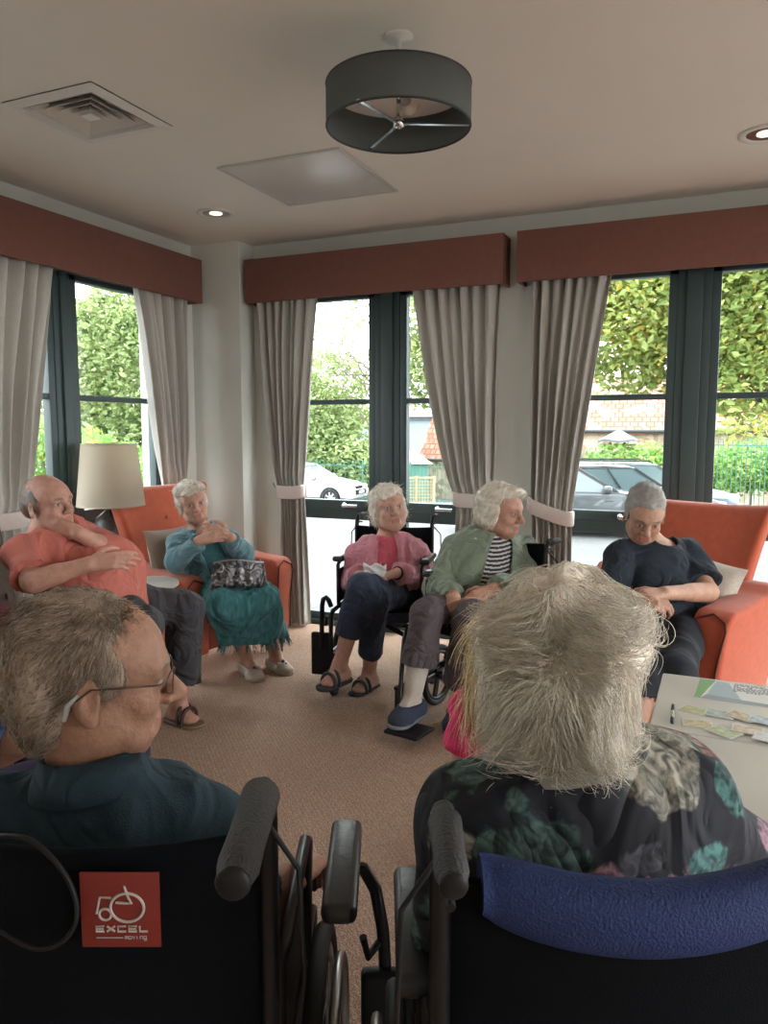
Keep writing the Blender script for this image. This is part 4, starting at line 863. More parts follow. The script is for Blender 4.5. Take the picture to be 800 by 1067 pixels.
# ---------------------------------------------------------------- anatomy
def add_head(F, H, nose=1., chin=1., jowl=1., eyes=True, thin=1.):
    c, R, s = H['c'], H['R'], H['s']; w = lambda p: c+R@(v3(p)*s)
    E = lambda p, r, k=.02, mode='u', RR=None: F.ell(w(p), v3(r)*s, R if RR is None else RR, k*s, mode)
    Cp = lambda a, b, ra, rb=None, k=.012, mode='u': F.cap(w(a), w(b), ra*s, (rb if rb is not None else ra)*s, k*s, mode)
    E((0, -.012, .038), (.074, .096, .083)); E((0, .045, .03), (.062, .05, .055), .03); E((0, .035, -.035), (.057*thin, .056, .07), .03)
    E((0, .062, -.09), (.026, .022, .018*chin), .025)
    for q in (-1, 1):
        E((q*.047, .012, -.062), (.018, .03, .026), .03); E((q*.036*thin, .066, -.028), (.024, .02, .022), .02)
        E((q*.036, .055, -.072), (.018*jowl, .02, .022), .02)
        Cp((q*.012, .092, .024), (q*.046, .078, .026), .010, .009, .016)
        E((q*.031, .097, .006), (.018, .016, .013), .012, 's'); E((q*.031, .080, .005), (.0145, .0135, .0125), .003)
        Cp((q*.018, .0925, .012), (q*.044, .083, .011), .0042, .004, .004); Cp((q*.02, .091, -.005), (q*.042, .083, -.004), .0035, .0035, .006)
        E((q*.013, .101, -.032), (.009*nose, .010, .008), .006)
        Cp((q*.022, .098, -.036), (q*.034, .085, -.066), .0022, .002, .008, 's')
        Rl = R@np.array(Matrix.Rotation(q*-.35, 3, 'Z')); e0 = (q*.077, -.008, -.008)
        E(e0, (.007, .020, .033), .006, 'u', Rl); E((q*.085, -.002, -.004), (.006, .011, .02), .004, 's', Rl); E((q*.080, .0, -.034), (.006, .009, .011), .006)
    Cp((0, .092, .012), (0, .116*1.0+.004*(nose-1)*10, -.024), .0075, .011*nose, .014); E((0, .114, -.028), (.0115*nose, .012, .0105), .006)
    Cp((-.017, .0905, -.056), (.017, .0905, -.056), .0062, .0062, .008); Cp((-.015, .089, -.066), (.015, .089, -.066), .0072, .0072, .008); Cp((-.021, .097, -.0608), (.021, .097, -.0608), .0022, .002, .005, 's')
    E((0, .08, -.078), (.03, .012, .008), .012)
def paint_head(V, H, C, lip=(.42, .16, .12), brow=None, iris=(.05, .04, .035)):
    P = (V-H['c'])@H['R']/H['s']; ax = np.abs(P[:, 0])
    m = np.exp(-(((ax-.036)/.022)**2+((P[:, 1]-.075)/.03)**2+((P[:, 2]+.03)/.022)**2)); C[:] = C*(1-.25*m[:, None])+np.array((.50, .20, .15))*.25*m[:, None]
    m = np.exp(-(((ax-.031)/.020)**2+((P[:, 1]-.085)/.03)**2+((P[:, 2]-.002)/.014)**2)); C[:] = C*(1-.30*m[:, None])  # eye sockets darkened: face shading painted into the skin colour
    m = np.exp(-((np.abs(P[:, 0])-(.024+(-.036-P[:, 2])*.35))/.0035)**2)*(P[:, 2] < -.03)*(P[:, 2] > -.075)*(P[:, 1] > .06); C[:] = C*(1-.22*m[:, None])  # shade of the nose-to-mouth creases painted into the skin colour
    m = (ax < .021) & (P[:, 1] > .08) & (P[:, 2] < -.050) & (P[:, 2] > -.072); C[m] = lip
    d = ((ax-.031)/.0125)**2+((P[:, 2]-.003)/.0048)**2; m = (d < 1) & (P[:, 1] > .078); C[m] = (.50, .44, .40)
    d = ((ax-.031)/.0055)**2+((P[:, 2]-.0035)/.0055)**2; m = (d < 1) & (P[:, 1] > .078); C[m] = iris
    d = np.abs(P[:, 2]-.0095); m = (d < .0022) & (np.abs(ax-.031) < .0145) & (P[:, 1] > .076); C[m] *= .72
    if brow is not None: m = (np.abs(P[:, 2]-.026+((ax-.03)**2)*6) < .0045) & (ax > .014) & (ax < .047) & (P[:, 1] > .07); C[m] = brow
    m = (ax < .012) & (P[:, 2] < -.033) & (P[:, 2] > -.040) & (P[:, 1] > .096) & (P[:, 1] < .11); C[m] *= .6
def add_hand(F, wr, d, nf, side, s=1., curl=(.5, .55, .6, .65), thumb=.5, spread=.10):
    # wr wrist, d direction of the hand, nf where the palm faces, side +1/-1: which way the thumb leaves
    wr = v3(wr); d = nrm(d); n = nrm(v3(nf)-d*(v3(nf)@d)); l = np.cross(n, d)*side; s = s*.001
    c0 = wr+d*12*s; k = .006
    for i, (o, L) in enumerate(((24, 86), (8, 90), (-8, 86), (-22, 78))):
        F.cap(wr+l*o*.45*s+d*5*s, wr+l*o*s+d*L*s, 12.5*s, 10.5*s, .012)
    F.cap(wr+l*8*s+d*15*s+n*6*s, wr+l*26*s+d*48*s+n*9*s, 14*s, 11*s, .012)
    F.cap(wr-l*18*s+d*15*s+n*6*s, wr-l*20*s+d*60*s+n*6*s, 11*s, 9*s, .012)
    seg = ((44, 26, 20), (48, 30, 21), (45, 27, 20), (35, 21, 17)); rr = (9.2, 9.4, 8.8, 7.6)
    for i, o in enumerate((24, 8, -8, -22)):
        p = wr+l*o*s+d*(86, 90, 86, 78)[i]*s; a = -spread*(i-1.3)*0.0; dd = nrm(d+l*spread*(1.5-i)*.5); c = curl[i]; ang = 0
        for j in range(3):
            ang += c*(.9, 1.1, .7)[j]; q = p+(dd*math.cos(ang)+n*math.sin(ang))*seg[i][j]*s; F.cap(p, q, rr[i]*(1-.09*j)*s, rr[i]*(1-.09*(j+1))*s, .0035); p = q
    p = wr+l*22*s+d*22*s+n*6*s; dirs = (nrm(d*.75+l*.75+n*.25), nrm(d*.95+l*.35+n*(.2+thumb*.5)), nrm(d*1.+l*.0+n*(.2+thumb)))
    for j, L in enumerate((40, 32, 25)): q = p+dirs[j]*L*s; F.cap(p, q, (13, 10.5, 9.5)[j]*s, (10.5, 9.5, 8)[j]*s, .005); p = q
def torso(F, J, g=0., k=.05, fat=0., bust=0., sh=1.):
    s = J['s']; lat = nrm(v3(J['shL'])-v3(J['shR'])); up = nrm(v3(J['neck'])-v3(J['pelvis'])); fwd = np.cross(up, lat)*-1
    if fwd@v3(J['f']) < 0: fwd = -fwd
    R = frame(fwd, up); J['R'] = R; lat = R[:, 0]; ch, be, pe = v3(J['chest']), v3(J['belly']), v3(J['pelvis'])
    tz = J.get('tz', 1.); F.ell(ch, v3((.150, .105, .17*tz))*s+g, R, k); F.ell(ch+R[:, 2]*.09*s*tz-R[:, 1]*.015*s, v3((.150*sh, .075, .065))*s+g, R, k)
    F.ell(be+R[:, 1]*fat*.5*s, v3((.145+fat*.5, .10+fat, .14+fat*.4))*s+g, R, k); F.ell(pe, v3((.165+fat*.3, .115+fat*.3, .11))*s+g, R, k)
    if bust:
        for q in (-1, 1): F.ell(ch+(R[:, 0]*q*.075+R[:, 1]*.075-R[:, 2]*.055)*s, v3((.065, .05, .06))*s*bust+g, R, .04)
    for q in ('shL', 'shR'):
        p = v3(J[q]); F.cap(v3(J['neck'])-R[:, 2]*.045*s, p+R[:, 2]*.0*s, .040*s+g, .046*s+g, k*.8)
        F.ell(p, v3((.052, .052, .052))*s+g, R, .03)
def arm(F, sh, el, wr, s, g=0., f0=0., f1=2., k=.02, loose=0.):
    sh, el, wr = v3(sh), v3(el), v3(wr)
    a1 = min(1, f1); e1 = sh+(el-sh)*a1; r0, r1, r2 = .046*s+g, .038*s+g, .027*s+g
    F.cap(sh, e1, r0, r0+(r1-r0)*a1+loose, k, flat=(f1 <= 1))
    if f1 > 1: t = f1-1; e2 = el+(wr-el)*t; F.cap(el, e2, r1, r1+(r2-r1)*t+loose, k, flat=(f1 < 2 or g > 0)); F.cap(el+(wr-el)*.1, el+(wr-el)*.45, r1*.95, r1*.86, k)
def leg(F, hip, kn, an, s, g=0., f1=2., k=.03, loose=0., th=1.):
    hip, kn, an = v3(hip), v3(kn), v3(an); r0, r1, r2 = .082*s*th+g, .056*s+g, .034*s+g
    a = min(1, f1); F.cap(hip, hip+(kn-hip)*a, r0, r0+(r1-r0)*a+loose*(f1 <= 1), k, flat=f1 <= 1)
    if f1 > 1:
        t = f1-1; F.cap(kn, kn+(an-kn)*t, r1, (r1+(r2-r1)*t) if g == 0 else max(r1+(r2-r1)*t, .048*s+g*.5)+loose, k, flat=(g > 0))
        if g == 0: F.ell(kn+(an-kn)*.3-v3((0, 0, 0)), (.045*s, .045*s, .09*s), frame(np.cross(an-kn, (1, .01, 0)), an-kn), .03)
def foot(F, an, toe, s, g=0., z0=None, k=.015):
    an, toe = v3(an), v3(toe); d = toe-an; d[2] = 0; d = nrm(d); heel = an-d*.035*s; heel[2] = toe[2]+.008
    F.cap(an, heel+v3((0, 0, .012)), .034*s+g, .030*s+g, k); F.cap(heel, toe-d*.03*s, .030*s+g, .030*s+g, k); F.cap(an+d*.01, toe-d*.05*s+v3((0, 0, .012)), .03*s+g, .028*s+g, k)
    l = np.cross(d, (0, 0, 1))
    for q, r, e in ((-.024, .013, -.012), (-.009, .011, -.004), (.004, .0105, 0), (.016, .0095, -.006), (.027, .0085, -.014)):
        F.cap(toe+l*q*s-d*.04*s, toe+l*q*s+d*e*s, .016*s+g, r*s+g, .006 if g == 0 else .02)
skinM = mat('skin', (.5, .3, .22), .55, attr=True, noise=.10, nscale=45, bump=.25, bscale=110)
def finish(F, name, m, parent=None, fold=0., freq=28, seed=0, sm=1, cols=None, colfn=None, thin=0., aniso=(1, 1, .45), split_fold=None):
    V, Q = F.mesh()
    if len(V) == 0: return None
    V = laplace(V, Q, sm)
    if fold or thin:
        N = vnormals(V, Q); 
        if fold:
            a = folds(V, fold, freq, seed, aniso)
            if split_fold is not None: a = a*split_fold(V)
            V = V+N*a[:, None].astype(np.float32)
    V = V.astype(np.float32); C = None
    if cols is not None: C = np.tile(np.array(cols, np.float32), (len(V), 1))
    if colfn: C = colfn(V, C)
    return tris_mesh(name, V, Q, m, parent, True, C)
def bounds(pts, m): P = np.array([v3(p) for p in pts]); return P.min(0)-m, P.max(0)+m
# strands: paths (n, k, 3), radius
def strands(name, P, r, m, parent=None, cols=None):
    n, k, _ = P.shape; T = np.gradient(P, axis=1); T /= np.linalg.norm(T, axis=2)[..., None]+1e-9
    U = np.cross(T, np.array((.3, .5, .8))); U /= np.linalg.norm(U, axis=2)[..., None]+1e-9; W = np.cross(T, U)
    rad = (r*(1-.8*np.linspace(0, 1, k)**2))[None, :, None]*np.ones((n, 1, 1)); V = []
    for j in range(3): a = 2*PI*j/3; V.append(P+(U*math.cos(a)+W*math.sin(a))*rad)
    V = np.stack(V, 2).reshape(-1, 3); b = (np.arange(n)[:, None, None]*k+np.arange(k-1)[None, :, None])*3; j = np.arange(3)[None, None, :]; j2 = (j+1) % 3
    Q = np.stack([b+j, b+j2, b+3+j2, b+3+j], -1).reshape(-1, 4)
    C = None
    if cols is not None: C = np.repeat(cols, k*3, axis=0)
    return tris_mesh(name, V, Q, m, parent, True, C)
hairM = mat('hair', (.5, .5, .5), .55, attr=True, noise=.12, nscale=300)
def comb(V, N, n, L, k, flow, seed=0, curl=.006, lift=.3, grav=.0, cf=60., jit=.28, phr=6.):
    # strands that start on the hair surface, follow the flow field and stand off a little
    r = np.random.default_rng(seed); i = r.integers(0, len(V), n); p = V[i].astype(float)+r.normal(size=(n, 3))*.002; nn = N[i].astype(float)
    d = flow(p, nn); d -= nn*(d*nn).sum(1)[:, None]; d /= np.linalg.norm(d, axis=1)[:, None]+1e-9; d = d+nn*(lift*r.uniform(.1, 1.2, n)[:, None])+r.normal(size=(n, 3))*jit
    d /= np.linalg.norm(d, axis=1)[:, None]; ln = L*r.uniform(.45, 1.2, n); P = [p-nn*.004]; ph = r.uniform(0, phr, (n, 3)); q = p.copy(); c0 = V.mean(0)
    for j in range(1, k):
        w = np.sin(q*cf+ph)*curl/L*6
        nn2 = q-c0; nn2 /= np.linalg.norm(nn2, axis=1)[:, None]
        d2 = d+w*.35-nn2*.22*(j/k)*(lift > 0)+np.array((0, 0, -grav)); d2 /= np.linalg.norm(d2, axis=1)[:, None]; q = q+d2*(ln/(k-1))[:, None]; P.append(q.copy()); d = d*.6+d2*.4
    return np.stack(P, 1)
# ================================================================ PEOPLE
def V3(x, y, t): return v3(at(x, y, t))
def top_garment(J, bx_pts, res=.006, g=.014, k=.05, fat=0., bust=0., sleeves=(.75, .75), loose=.012, neck_r=.06, neck_drop=.02, hem=None, vneck=0., opening=0., sh=1., hang=0., neck_start=-.03, yoke=None):
    s = J['s']; lo, hi = bounds(bx_pts, .2); F = Field(lo, hi, res); torso(F, J, g, k, fat, bust, sh); R = J['R']
    if hang: F.ell(v3(J['pelvis'])+R[:, 1]*.02, v3((.18, .13, .13))*s+g, R, .05)
    for q, f in zip('LR', sleeves):
        if f: arm(F, J['sh'+q], J['el'+q], J['wr'+q], s, g, f1=f, loose=loose)
    n = v3(J['neck'])
    if yoke: F.ell((v3(J['shL'])+v3(J['shR']))*.4+n*.2+R[:, 2]*yoke[3]*s, v3(yoke[:3])*s+g, R, .06); F.cap(n-R[:, 2]*.06*s, n+R[:, 2]*.0*s, .085*s, .066*s, .05)
    F.cap(n+R[:, 2]*neck_start*s+R[:, 1]*.0, n+R[:, 2]*.12*s+R[:, 1]*.03*s, neck_r*s, neck_r*s*1.5, .012, 's'); F.ell(n+(R[:, 1]*.07-R[:, 2]*neck_drop)*s, v3((neck_r*.95, .06, neck_r*.9))*s, R, .012, 's') if neck_start < 0 else None
    if vneck: F.cap(n+R[:, 1]*.10*s, n+(R[:, 1]*.13-R[:, 2]*vneck)*s, .05*s, .008*s, .01, 's')
    if opening: F.cap(n+R[:, 1]*.10*s, v3(J['belly'])+R[:, 1]*(.17+fat)*s-R[:, 2]*.15*s, .055*s, opening*s, .012, 's')
    if hem is not None: F.plane(hem[0], hem[1])
    return F
def jmid(J, a, b, t): return v3(J[a])*(1-t)+v3(J[b])*t
def neckcap(F, J, H):
    n = v3(J['neck']); h = H['c']+H['R']@(v3((0, -.02, -.05))*H['s']); F.cap(n-v3((0, 0, .02)), h, .052*J['s'], .050*J['s'], .03)
    F.cap(n+H['R'][:, 1]*.02, H['c']+H['R']@(v3((0, .035, -.085))*H['s']), .038*J['s'], .03*J['s'], .03)
def body(name, label, J, H, col, res=.0055, hands=(None, None), feet=(True, True), fat=0., bust=0., headargs={}, paint={}, extra=None, legs_=True, th=1., colfn2=None):
    s = J['s']; pts = [J[q] for q in ('pelvis', 'neck', 'shL', 'shR', 'elL', 'elR', 'wrL', 'wrR', 'knL', 'knR', 'anL', 'anR')]+[H['c'], H['c']+v3((0, 0, .1))]
    lo, hi = bounds(pts, .2); lo[2] = max(lo[2], -.0); F = Field(lo, hi, res)
    torso(F, J, -.006, .05, fat, bust)
    for q in 'LR': arm(F, J['sh'+q], J['el'+q], J['wr'+q], s)
    for q, h in zip('LR', hands):
        if h: add_hand(F, J['wr'+q], h['d'], h['n'], h.get('side', 1 if q == 'L' else -1), s*h.get('k', 1.), h.get('curl', (.5, .55, .6, .65)), h.get('thumb', .5))
    if legs_:
        for q in 'LR':
            leg(F, J['hip'+q], J['kn'+q], J['an'+q], s, th=th)
            foot(F, J['an'+q], J['toe'+q], s)
    neckcap(F, J, H); add_head(F, H, **headargs)
    if extra: extra(F)
    V, Q = F.mesh(); V = laplace(V, Q, 1, .35); C = np.tile(np.array(col, np.float32), (len(V), 1))
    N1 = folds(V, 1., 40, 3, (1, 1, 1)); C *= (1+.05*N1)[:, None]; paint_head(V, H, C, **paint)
    if colfn2: colfn2(V, C)
    o = tris_mesh('person', V, Q, skinM, None, True, C); o.name = name; tag(o, label, 'person'); return o
def mkhead(c, f, u, s): return {'c': v3(c), 'R': frame(f, u), 's': s}
def hair_solid(H, m_cols, parent, fn, n=1500, L=.03, flow=None, res=.003, curl=.004, lift=.3, fold=.003, freq=90, r=.0007, seed=0, k=6, colvar=.12, grav=0., cf=60., name='hair', jit=.28, phr=6., locks=None):
    c, R, s = H['c'], H['R'], H['s']; F = Field(c-.19*s, c+.19*s, res); w = lambda p: c+R@(v3(p)*s)
    fn(F, lambda p, rr, kk=.015, mode='u': F.ell(w(p), v3(rr)*s, R, kk, mode), lambda a, b, ra, rb, kk=.012, mode='u': F.cap(w(a), w(b), ra*s, rb*s, kk, mode))
    V, Q = F.mesh(); V = laplace(V, Q, 1); N = vnormals(V, Q); V = V+N*folds(V, fold, freq, seed, (1, 1, 1))[:, None]; N = vnormals(V, Q)
    base = np.array(m_cols, np.float32); C = base[None]*(1+colvar*folds(V, 1, freq, seed+2, (1, 1, 1)))[:, None]
    o = tris_mesh(name, V.astype(np.float32), Q, hairM, parent, True, C)
    if n:
        rg = np.random.default_rng(seed); fl = flow or (lambda p, nn: np.array((0, 0, -1.))[None]+0*p); P = comb(V, N, n, L, k, fl, seed, curl, lift, grav, cf, jit, phr)
        cc = base[None]*(1+colvar*1.6*rg.normal(size=(n, 1))); cc = np.clip(cc, 0, 1); strands('hair_strands', P, r, hairM, o, cc)
        if locks: n2, L2, l2, j2, c2, g2 = locks; P = comb(V, N, n2, L2, k+4, fl, seed+9, c2, l2, g2, cf, j2, phr); cc = np.clip(base[None]*(1.05+colvar*rg.normal(size=(n2, 1))), 0, 1); strands('hair_locks', P, r*1.1, hairM, o, cc)
    return o
def trousers(J, m, parent, f1=1.95, loose=.012, g=.014, res=.007, fold=.006, th=1., name='trousers', f1R=None, fat=0., freq=26):
    s = J['s']; lo, hi = bounds([J[q] for q in ('pelvis', 'hipL', 'hipR', 'knL', 'knR', 'anL', 'anR')], .22); F = Field(lo, hi, res); R = J['R']
    F.ell(v3(J['pelvis']), v3((.17+fat*.3, .12+fat*.3, .12))*s+g, R, .04)
    for q in 'LR': leg(F, J['hip'+q], J['kn'+q], J['an'+q], s, g, f1=f1 if q == 'L' or f1R is None else f1R, loose=loose, th=th)
    return finish(F, name, m, parent, fold=fold, freq=freq, seed=5)
def shoe(an, toe, s, m, solem, parent, name='shoe', g=.008, cut=.0, open_top=True, res=.0045):
    an, toe = v3(an), v3(toe); d = toe-an; d[2] = 0; d = nrm(d); lo, hi = bounds([an, toe, toe+d*.03, an-d*.07], .08); lo[2] = toe[2]-.035
    F = Field(lo, hi, res); foot(F, an, toe, s, g, k=.03); F.plane((0, 0, toe[2]+cut), (0, 0, 1)) if cut else None
    zb = toe[2]-.016; F.plane((0, 0, zb), (0, 0, -1)); 
    if open_top: F.cap(an+v3((0, 0, .01))-d*.005, an+v3((0, 0, .1)), .036*s, .05*s, .005, 's')
    o = finish(F, name, m, parent); 
    G = Field(lo, hi, res); heel = an-d*.04*s
    a = v3((heel[0], heel[1], zb-.0)); b = v3(toe)+d*.012; b[2] = zb; G.cap(a, b-d*.03, .036*s+g*.5, .044*s+g*.5, .01); G.plane((0, 0, zb+.004), (0, 0, 1)); G.plane((0, 0, zb-.013), (0, 0, -1)); finish(G, 'sole', solem, o)
    return o
def sandal(an, toe, s, m, solem, parent, straps=((.45, .9), (.72, .35)), ank=True):
    an, toe = v3(an), v3(toe); d = toe-an; d[2] = 0; L = np.linalg.norm(d); d = d/L; l = np.cross(d, (0, 0, 1)); zb = toe[2]-.014
    lo, hi = bounds([an, toe, an-d*.07, toe+d*.05], .08); G = Field(lo-v3((0, 0, .03)), hi, .005); a = an-d*.04*s; a[2] = zb; b = toe+d*.01; b[2] = zb; G.cap(a, b-d*.02, .037*s, .047*s, .01); G.plane((0, 0, zb+.002), (0, 0, 1)); G.plane((0, 0, max(.001, zb-.02)), (0, 0, -1)); root = finish(G, 'sandal', solem, parent)
    for t, _ in straps:
        c = an+d*L*t; mb = MB(); pts = []
        for i in range(13):
            an_ = PI*i/12; zc = toe[2]+.02*(1-t)*2; pts.append(c+l*math.cos(an_)*.043*s+v3((0, 0, 1))*(-.012+(.05+.035*(1-t))*s*math.sin(an_)**.7)+v3((0, 0, zb-c[2]+.008)))
        mb.tube(pts, .009, 6); q = mb.build('strap', m, root); 
    return root
def neckline_tube(pts, r, m, parent, name): return MB().tube(pts, r, 6).build(name, m, parent)
fw_, rt_ = v3(fw2), v3(rt2); UP = v3((0, 0, 1))
SK = (.50, .27, .19); SKL = (.56, .32, .24)
# ------------------------------------------------------------ woman in pink
s = 1.10
J = dict(s=s, f=-fw_, neck=V3(403, 562, 4.38), chest=V3(404, 590, 4.34), belly=V3(407, 608, 4.34), pelvis=V3(410, 626, 4.44), shR=V3(374, 579, 4.38), shL=V3(434, 578, 4.38), elR=V3(364, 606, 4.42), elL=V3(444, 600, 4.36),
         wrR=V3(374, 600, 4.12), wrL=V3(414, 597, 4.10), hipR=V3(395, 622, 4.36), hipL=V3(424, 622, 4.36), knL=V3(377, 611, 3.98), knR=V3(391, 626, 3.97), anL=V3(354, 692, 4.06), anR=V3(376, 705, 4.14))
J['toeL'] = J['anL']+v3((-.03, -.12, -.075)); J['toeR'] = v3((*onz(371, 724)[:2], .022)); J['anR'] = J['toeR']+v3((.02, .13, .075))
H = mkhead(V3(405, 531, 4.28), -fw_*.9+rt_*.25+UP*.16, UP-rt_*.12, 1.12)
P1 = body('person', 'seated woman in a pink cardigan and navy trousers, holding a white tissue', J, H, SKL, hands=(dict(d=-rt_*1.+fw_*-.1+UP*-.15, n=fw_*.2-UP*1, curl=(.5, .55, .6, .6)), dict(d=rt_*.9-fw_*.3, n=-UP*.5+fw_*.8, curl=(.8, .8, .8, .8))), bust=.9, headargs=dict(jowl=1.15))
def whitehair(F, E, C):
    E((0, -.022, .05), (.088, .098, .088)); E((0, -.06, .0), (.085, .065, .085), .02); E((.06, -.02, -.01), (.035, .055, .075), .02); E((-.06, -.02, -.01), (.035, .055, .075), .02); E((0, .055, .085), (.066, .045, .035), .02); E((.03, .078, .062), (.035, .022, .022), .02)
    E((0, .092, -.028), (.060, .055, .075), .012, 's'); E((0, .0, -.10), (.09, .10, .05), .01, 's')
flowback = lambda H, w=.6: (lambda p, nn: (np.array(-H['R'][:, 2]*w)[None]+(p-(H['c']+H['R']@(v3((0, .0, .13))*H['s'])))*6))
hair_solid(H, (.72, .66, .56), P1, whitehair, 900, .035, flowback(H), curl=.008, lift=.5, fold=.004, freq=90, r=.0010, seed=1)
shirtP = mat('pink_top', (.68, .13, .19), .85, noise=.05, nscale=30); cardP = mat('pink_cardigan', (.62, .25, .30), .9, noise=.06, nscale=40, bump=.2, bscale=400, sheen=.3)
navyT = mat('navy_trousers', (.022, .032, .06), .85, noise=.1, nscale=30, bump=.1, bscale=300)
tp = [J[q] for q in ('pelvis', 'neck', 'shL', 'shR', 'elL', 'elR', 'wrL', 'wrR')]
F = top_garment(J, tp, g=.002, sleeves=(0, 0), neck_r=.055, neck_drop=.03, bust=.9); finish(F, 'top', shirtP, P1, fold=.002, seed=2)
F = top_garment(J, tp, g=.021, sleeves=(1.95, 1.95), neck_r=.070, neck_drop=.04, opening=.075, bust=.9, loose=.010, hem=(V3(410, 632, 4.4), (0, 0, -1))); finish(F, 'cardigan', cardP, P1, fold=.010, freq=34, seed=3)
trousers(J, navyT, P1, f1=1.62, f1R=1.72, loose=.012)
R = J['R']; n0 = v3(J['neck']); c0 = v3(J['chest'])+R[:, 1]*.185*s
lan = MB(); lan.tube([n0+R[:, 0]*.05+R[:, 2]*.03, n0+R[:, 0]*.05+R[:, 1]*.12-R[:, 2]*.05, c0+R[:, 0]*.03-R[:, 2]*.02, c0-R[:, 0]*.02-R[:, 2]*.13], .004, 6); lan.tube([n0-R[:, 0]*.05+R[:, 2]*.03, n0-R[:, 0]*.05+R[:, 1]*.12-R[:, 2]*.05, c0-R[:, 0]*.07-R[:, 2]*.02, c0-R[:, 0]*.025-R[:, 2]*.13], .003, 6); lan.build('lanyard', mat('cream_cord', (.7, .6, .52), .8), P1)
wt = MB(); w0 = v3(J['wrL']); dw = nrm(v3(J['wrL'])-v3(J['elL'])); Mx = frame(dw, UP)
wt.tube([w0+Mx[:, 0]*math.cos(a)*.031+Mx[:, 2]*math.sin(a)*.031 for a in [2*PI*i/20 for i in range(20)]], .006, 6, closed=True); wt.build('watch', black, P1)
dkS = mat('grey_sandal', (.05, .055, .07), .7); solS = mat('sandal_sole', (.035, .035, .04), .8)
sandal(J['anL'], J['toeL'], s, dkS, solS, P1); sandal(J['anR'], J['toeR'], s, dkS, solS, P1)
# tissue in her hand
r_ = random.Random(3); tm_ = MB(); tc_ = v3(J['wrR'])+rt_*.085-fw_*.05+UP*.035; vs = []; n_ = 9
for i in range(n_):
    for j in range(n_):
        u, v = (i/(n_-1)-.5), (j/(n_-1)-.5); vs.append(tc_+rt_*(u*.12)+UP*(v*.07+.010*math.sin(i*1.4+j))+fw_*(.022*math.sin(i*1.3)*math.cos(j*1.4)+r_.uniform(-.004, .004))*1.)
tm_.add(vs, [(i*n_+j, i*n_+j+1, (i+1)*n_+j+1, (i+1)*n_+j) for i in range(n_-1) for j in range(n_-1)], True); o = tm_.build('tissue', mat('tissue_white', (.8, .78, .76), .9)); o.modifiers.new('s', 'SOLIDIFY').thickness = .003; tag(o, 'crumpled white tissue held by the woman in pink', 'tissue')
# ------------------------------------------------------------ woman in teal
s = 1.08
J = dict(s=s, f=-fw_*.85+rt_*.4, neck=V3(208, 554, 4.60), chest=V3(216, 577, 4.58), belly=V3(224, 595, 4.55), pelvis=V3(232, 612, 4.62), shR=V3(189, 566, 4.52), shL=V3(238, 565, 4.64), elR=V3(183, 585, 4.38), elL=V3(255, 578, 4.50),
         wrR=V3(208, 563, 4.26), wrL=V3(240, 560, 4.30), hipR=V3(222, 615, 4.5), hipL=V3(248, 613, 4.6), knR=V3(232, 629, 4.18), knL=V3(273, 622, 4.30), anR=V3(258, 692, 4.38), anL=V3(285, 690, 4.50))
J['toeR'] = v3((*onz(268, 710)[:2], .02)); J['toeL'] = v3((*onz(299, 703)[:2], .02)); J['anR'] = v3((*onz(256, 704)[:2], .09))+fw_*.05; J['anL'] = v3((*onz(286, 700)[:2], .09))+fw_*.05
H = mkhead(V3(200, 524, 4.52), -fw_*.86+rt_*.42-UP*.03, UP-rt_*.22, 1.08)
P2 = body('person', 'seated elderly woman in teal cardigan and skirt, hands clasped at her chest', J, H, SK, hands=(dict(d=-rt_*.7-fw_*.25+UP*.35, n=-rt_*.3+fw_*.8-UP*.3, curl=(.55, .6, .65, .7)), dict(d=rt_*.7-fw_*.2+UP*.2, n=rt_*.3+fw_*.8-UP*.2, curl=(.7, .75, .8, .8))), headargs=dict(jowl=1.1, thin=.93))
def shorthair(F, E, C):
    E((0, -.02, .045), (.081, .098, .086)); E((0, -.05, .01), (.079, .065, .075), .02); E((.05, .02, .08), (.04, .05, .035), .02); E((-.02, .055, .085), (.06, .04, .032), .02); E((.02, .078, .062), (.04, .02, .02), .02)
    for q in (-1, 1): E((q*.066, .005, .0), (.02, .04, .045), .015)
    E((0, .09, -.032), (.062, .052, .078), .01, 's'); E((0, .01, -.09), (.09, .12, .05), .01, 's'); 
hair_solid(H, (.60, .53, .45), P2, shorthair, 600, .03, flowback(H), curl=.006, lift=.25, fold=.004, r=.001, seed=4)
tealM = mat('teal_cardigan', (.11, .23, .27), .9, noise=.07, nscale=30, bump=.2, bscale=350, sheen=.3); tealT = mat('teal_top', (.05, .16, .18), .85, noise=.25, nscale=60)
tp = [J[q] for q in ('pelvis', 'neck', 'shL', 'shR', 'elL', 'elR', 'wrL', 'wrR')]
F = top_garment(J, tp, g=.002, sleeves=(0, 0), neck_r=.055, neck_drop=.03); finish(F, 'top', tealT, P2, fold=.002, seed=2)
F = top_garment(J, tp, g=.020, sleeves=(1.93, 1.93), neck_r=.070, neck_drop=.05, opening=.06, loose=.004); finish(F, 'cardigan', tealM, P2, fold=.009, freq=34, seed=8)
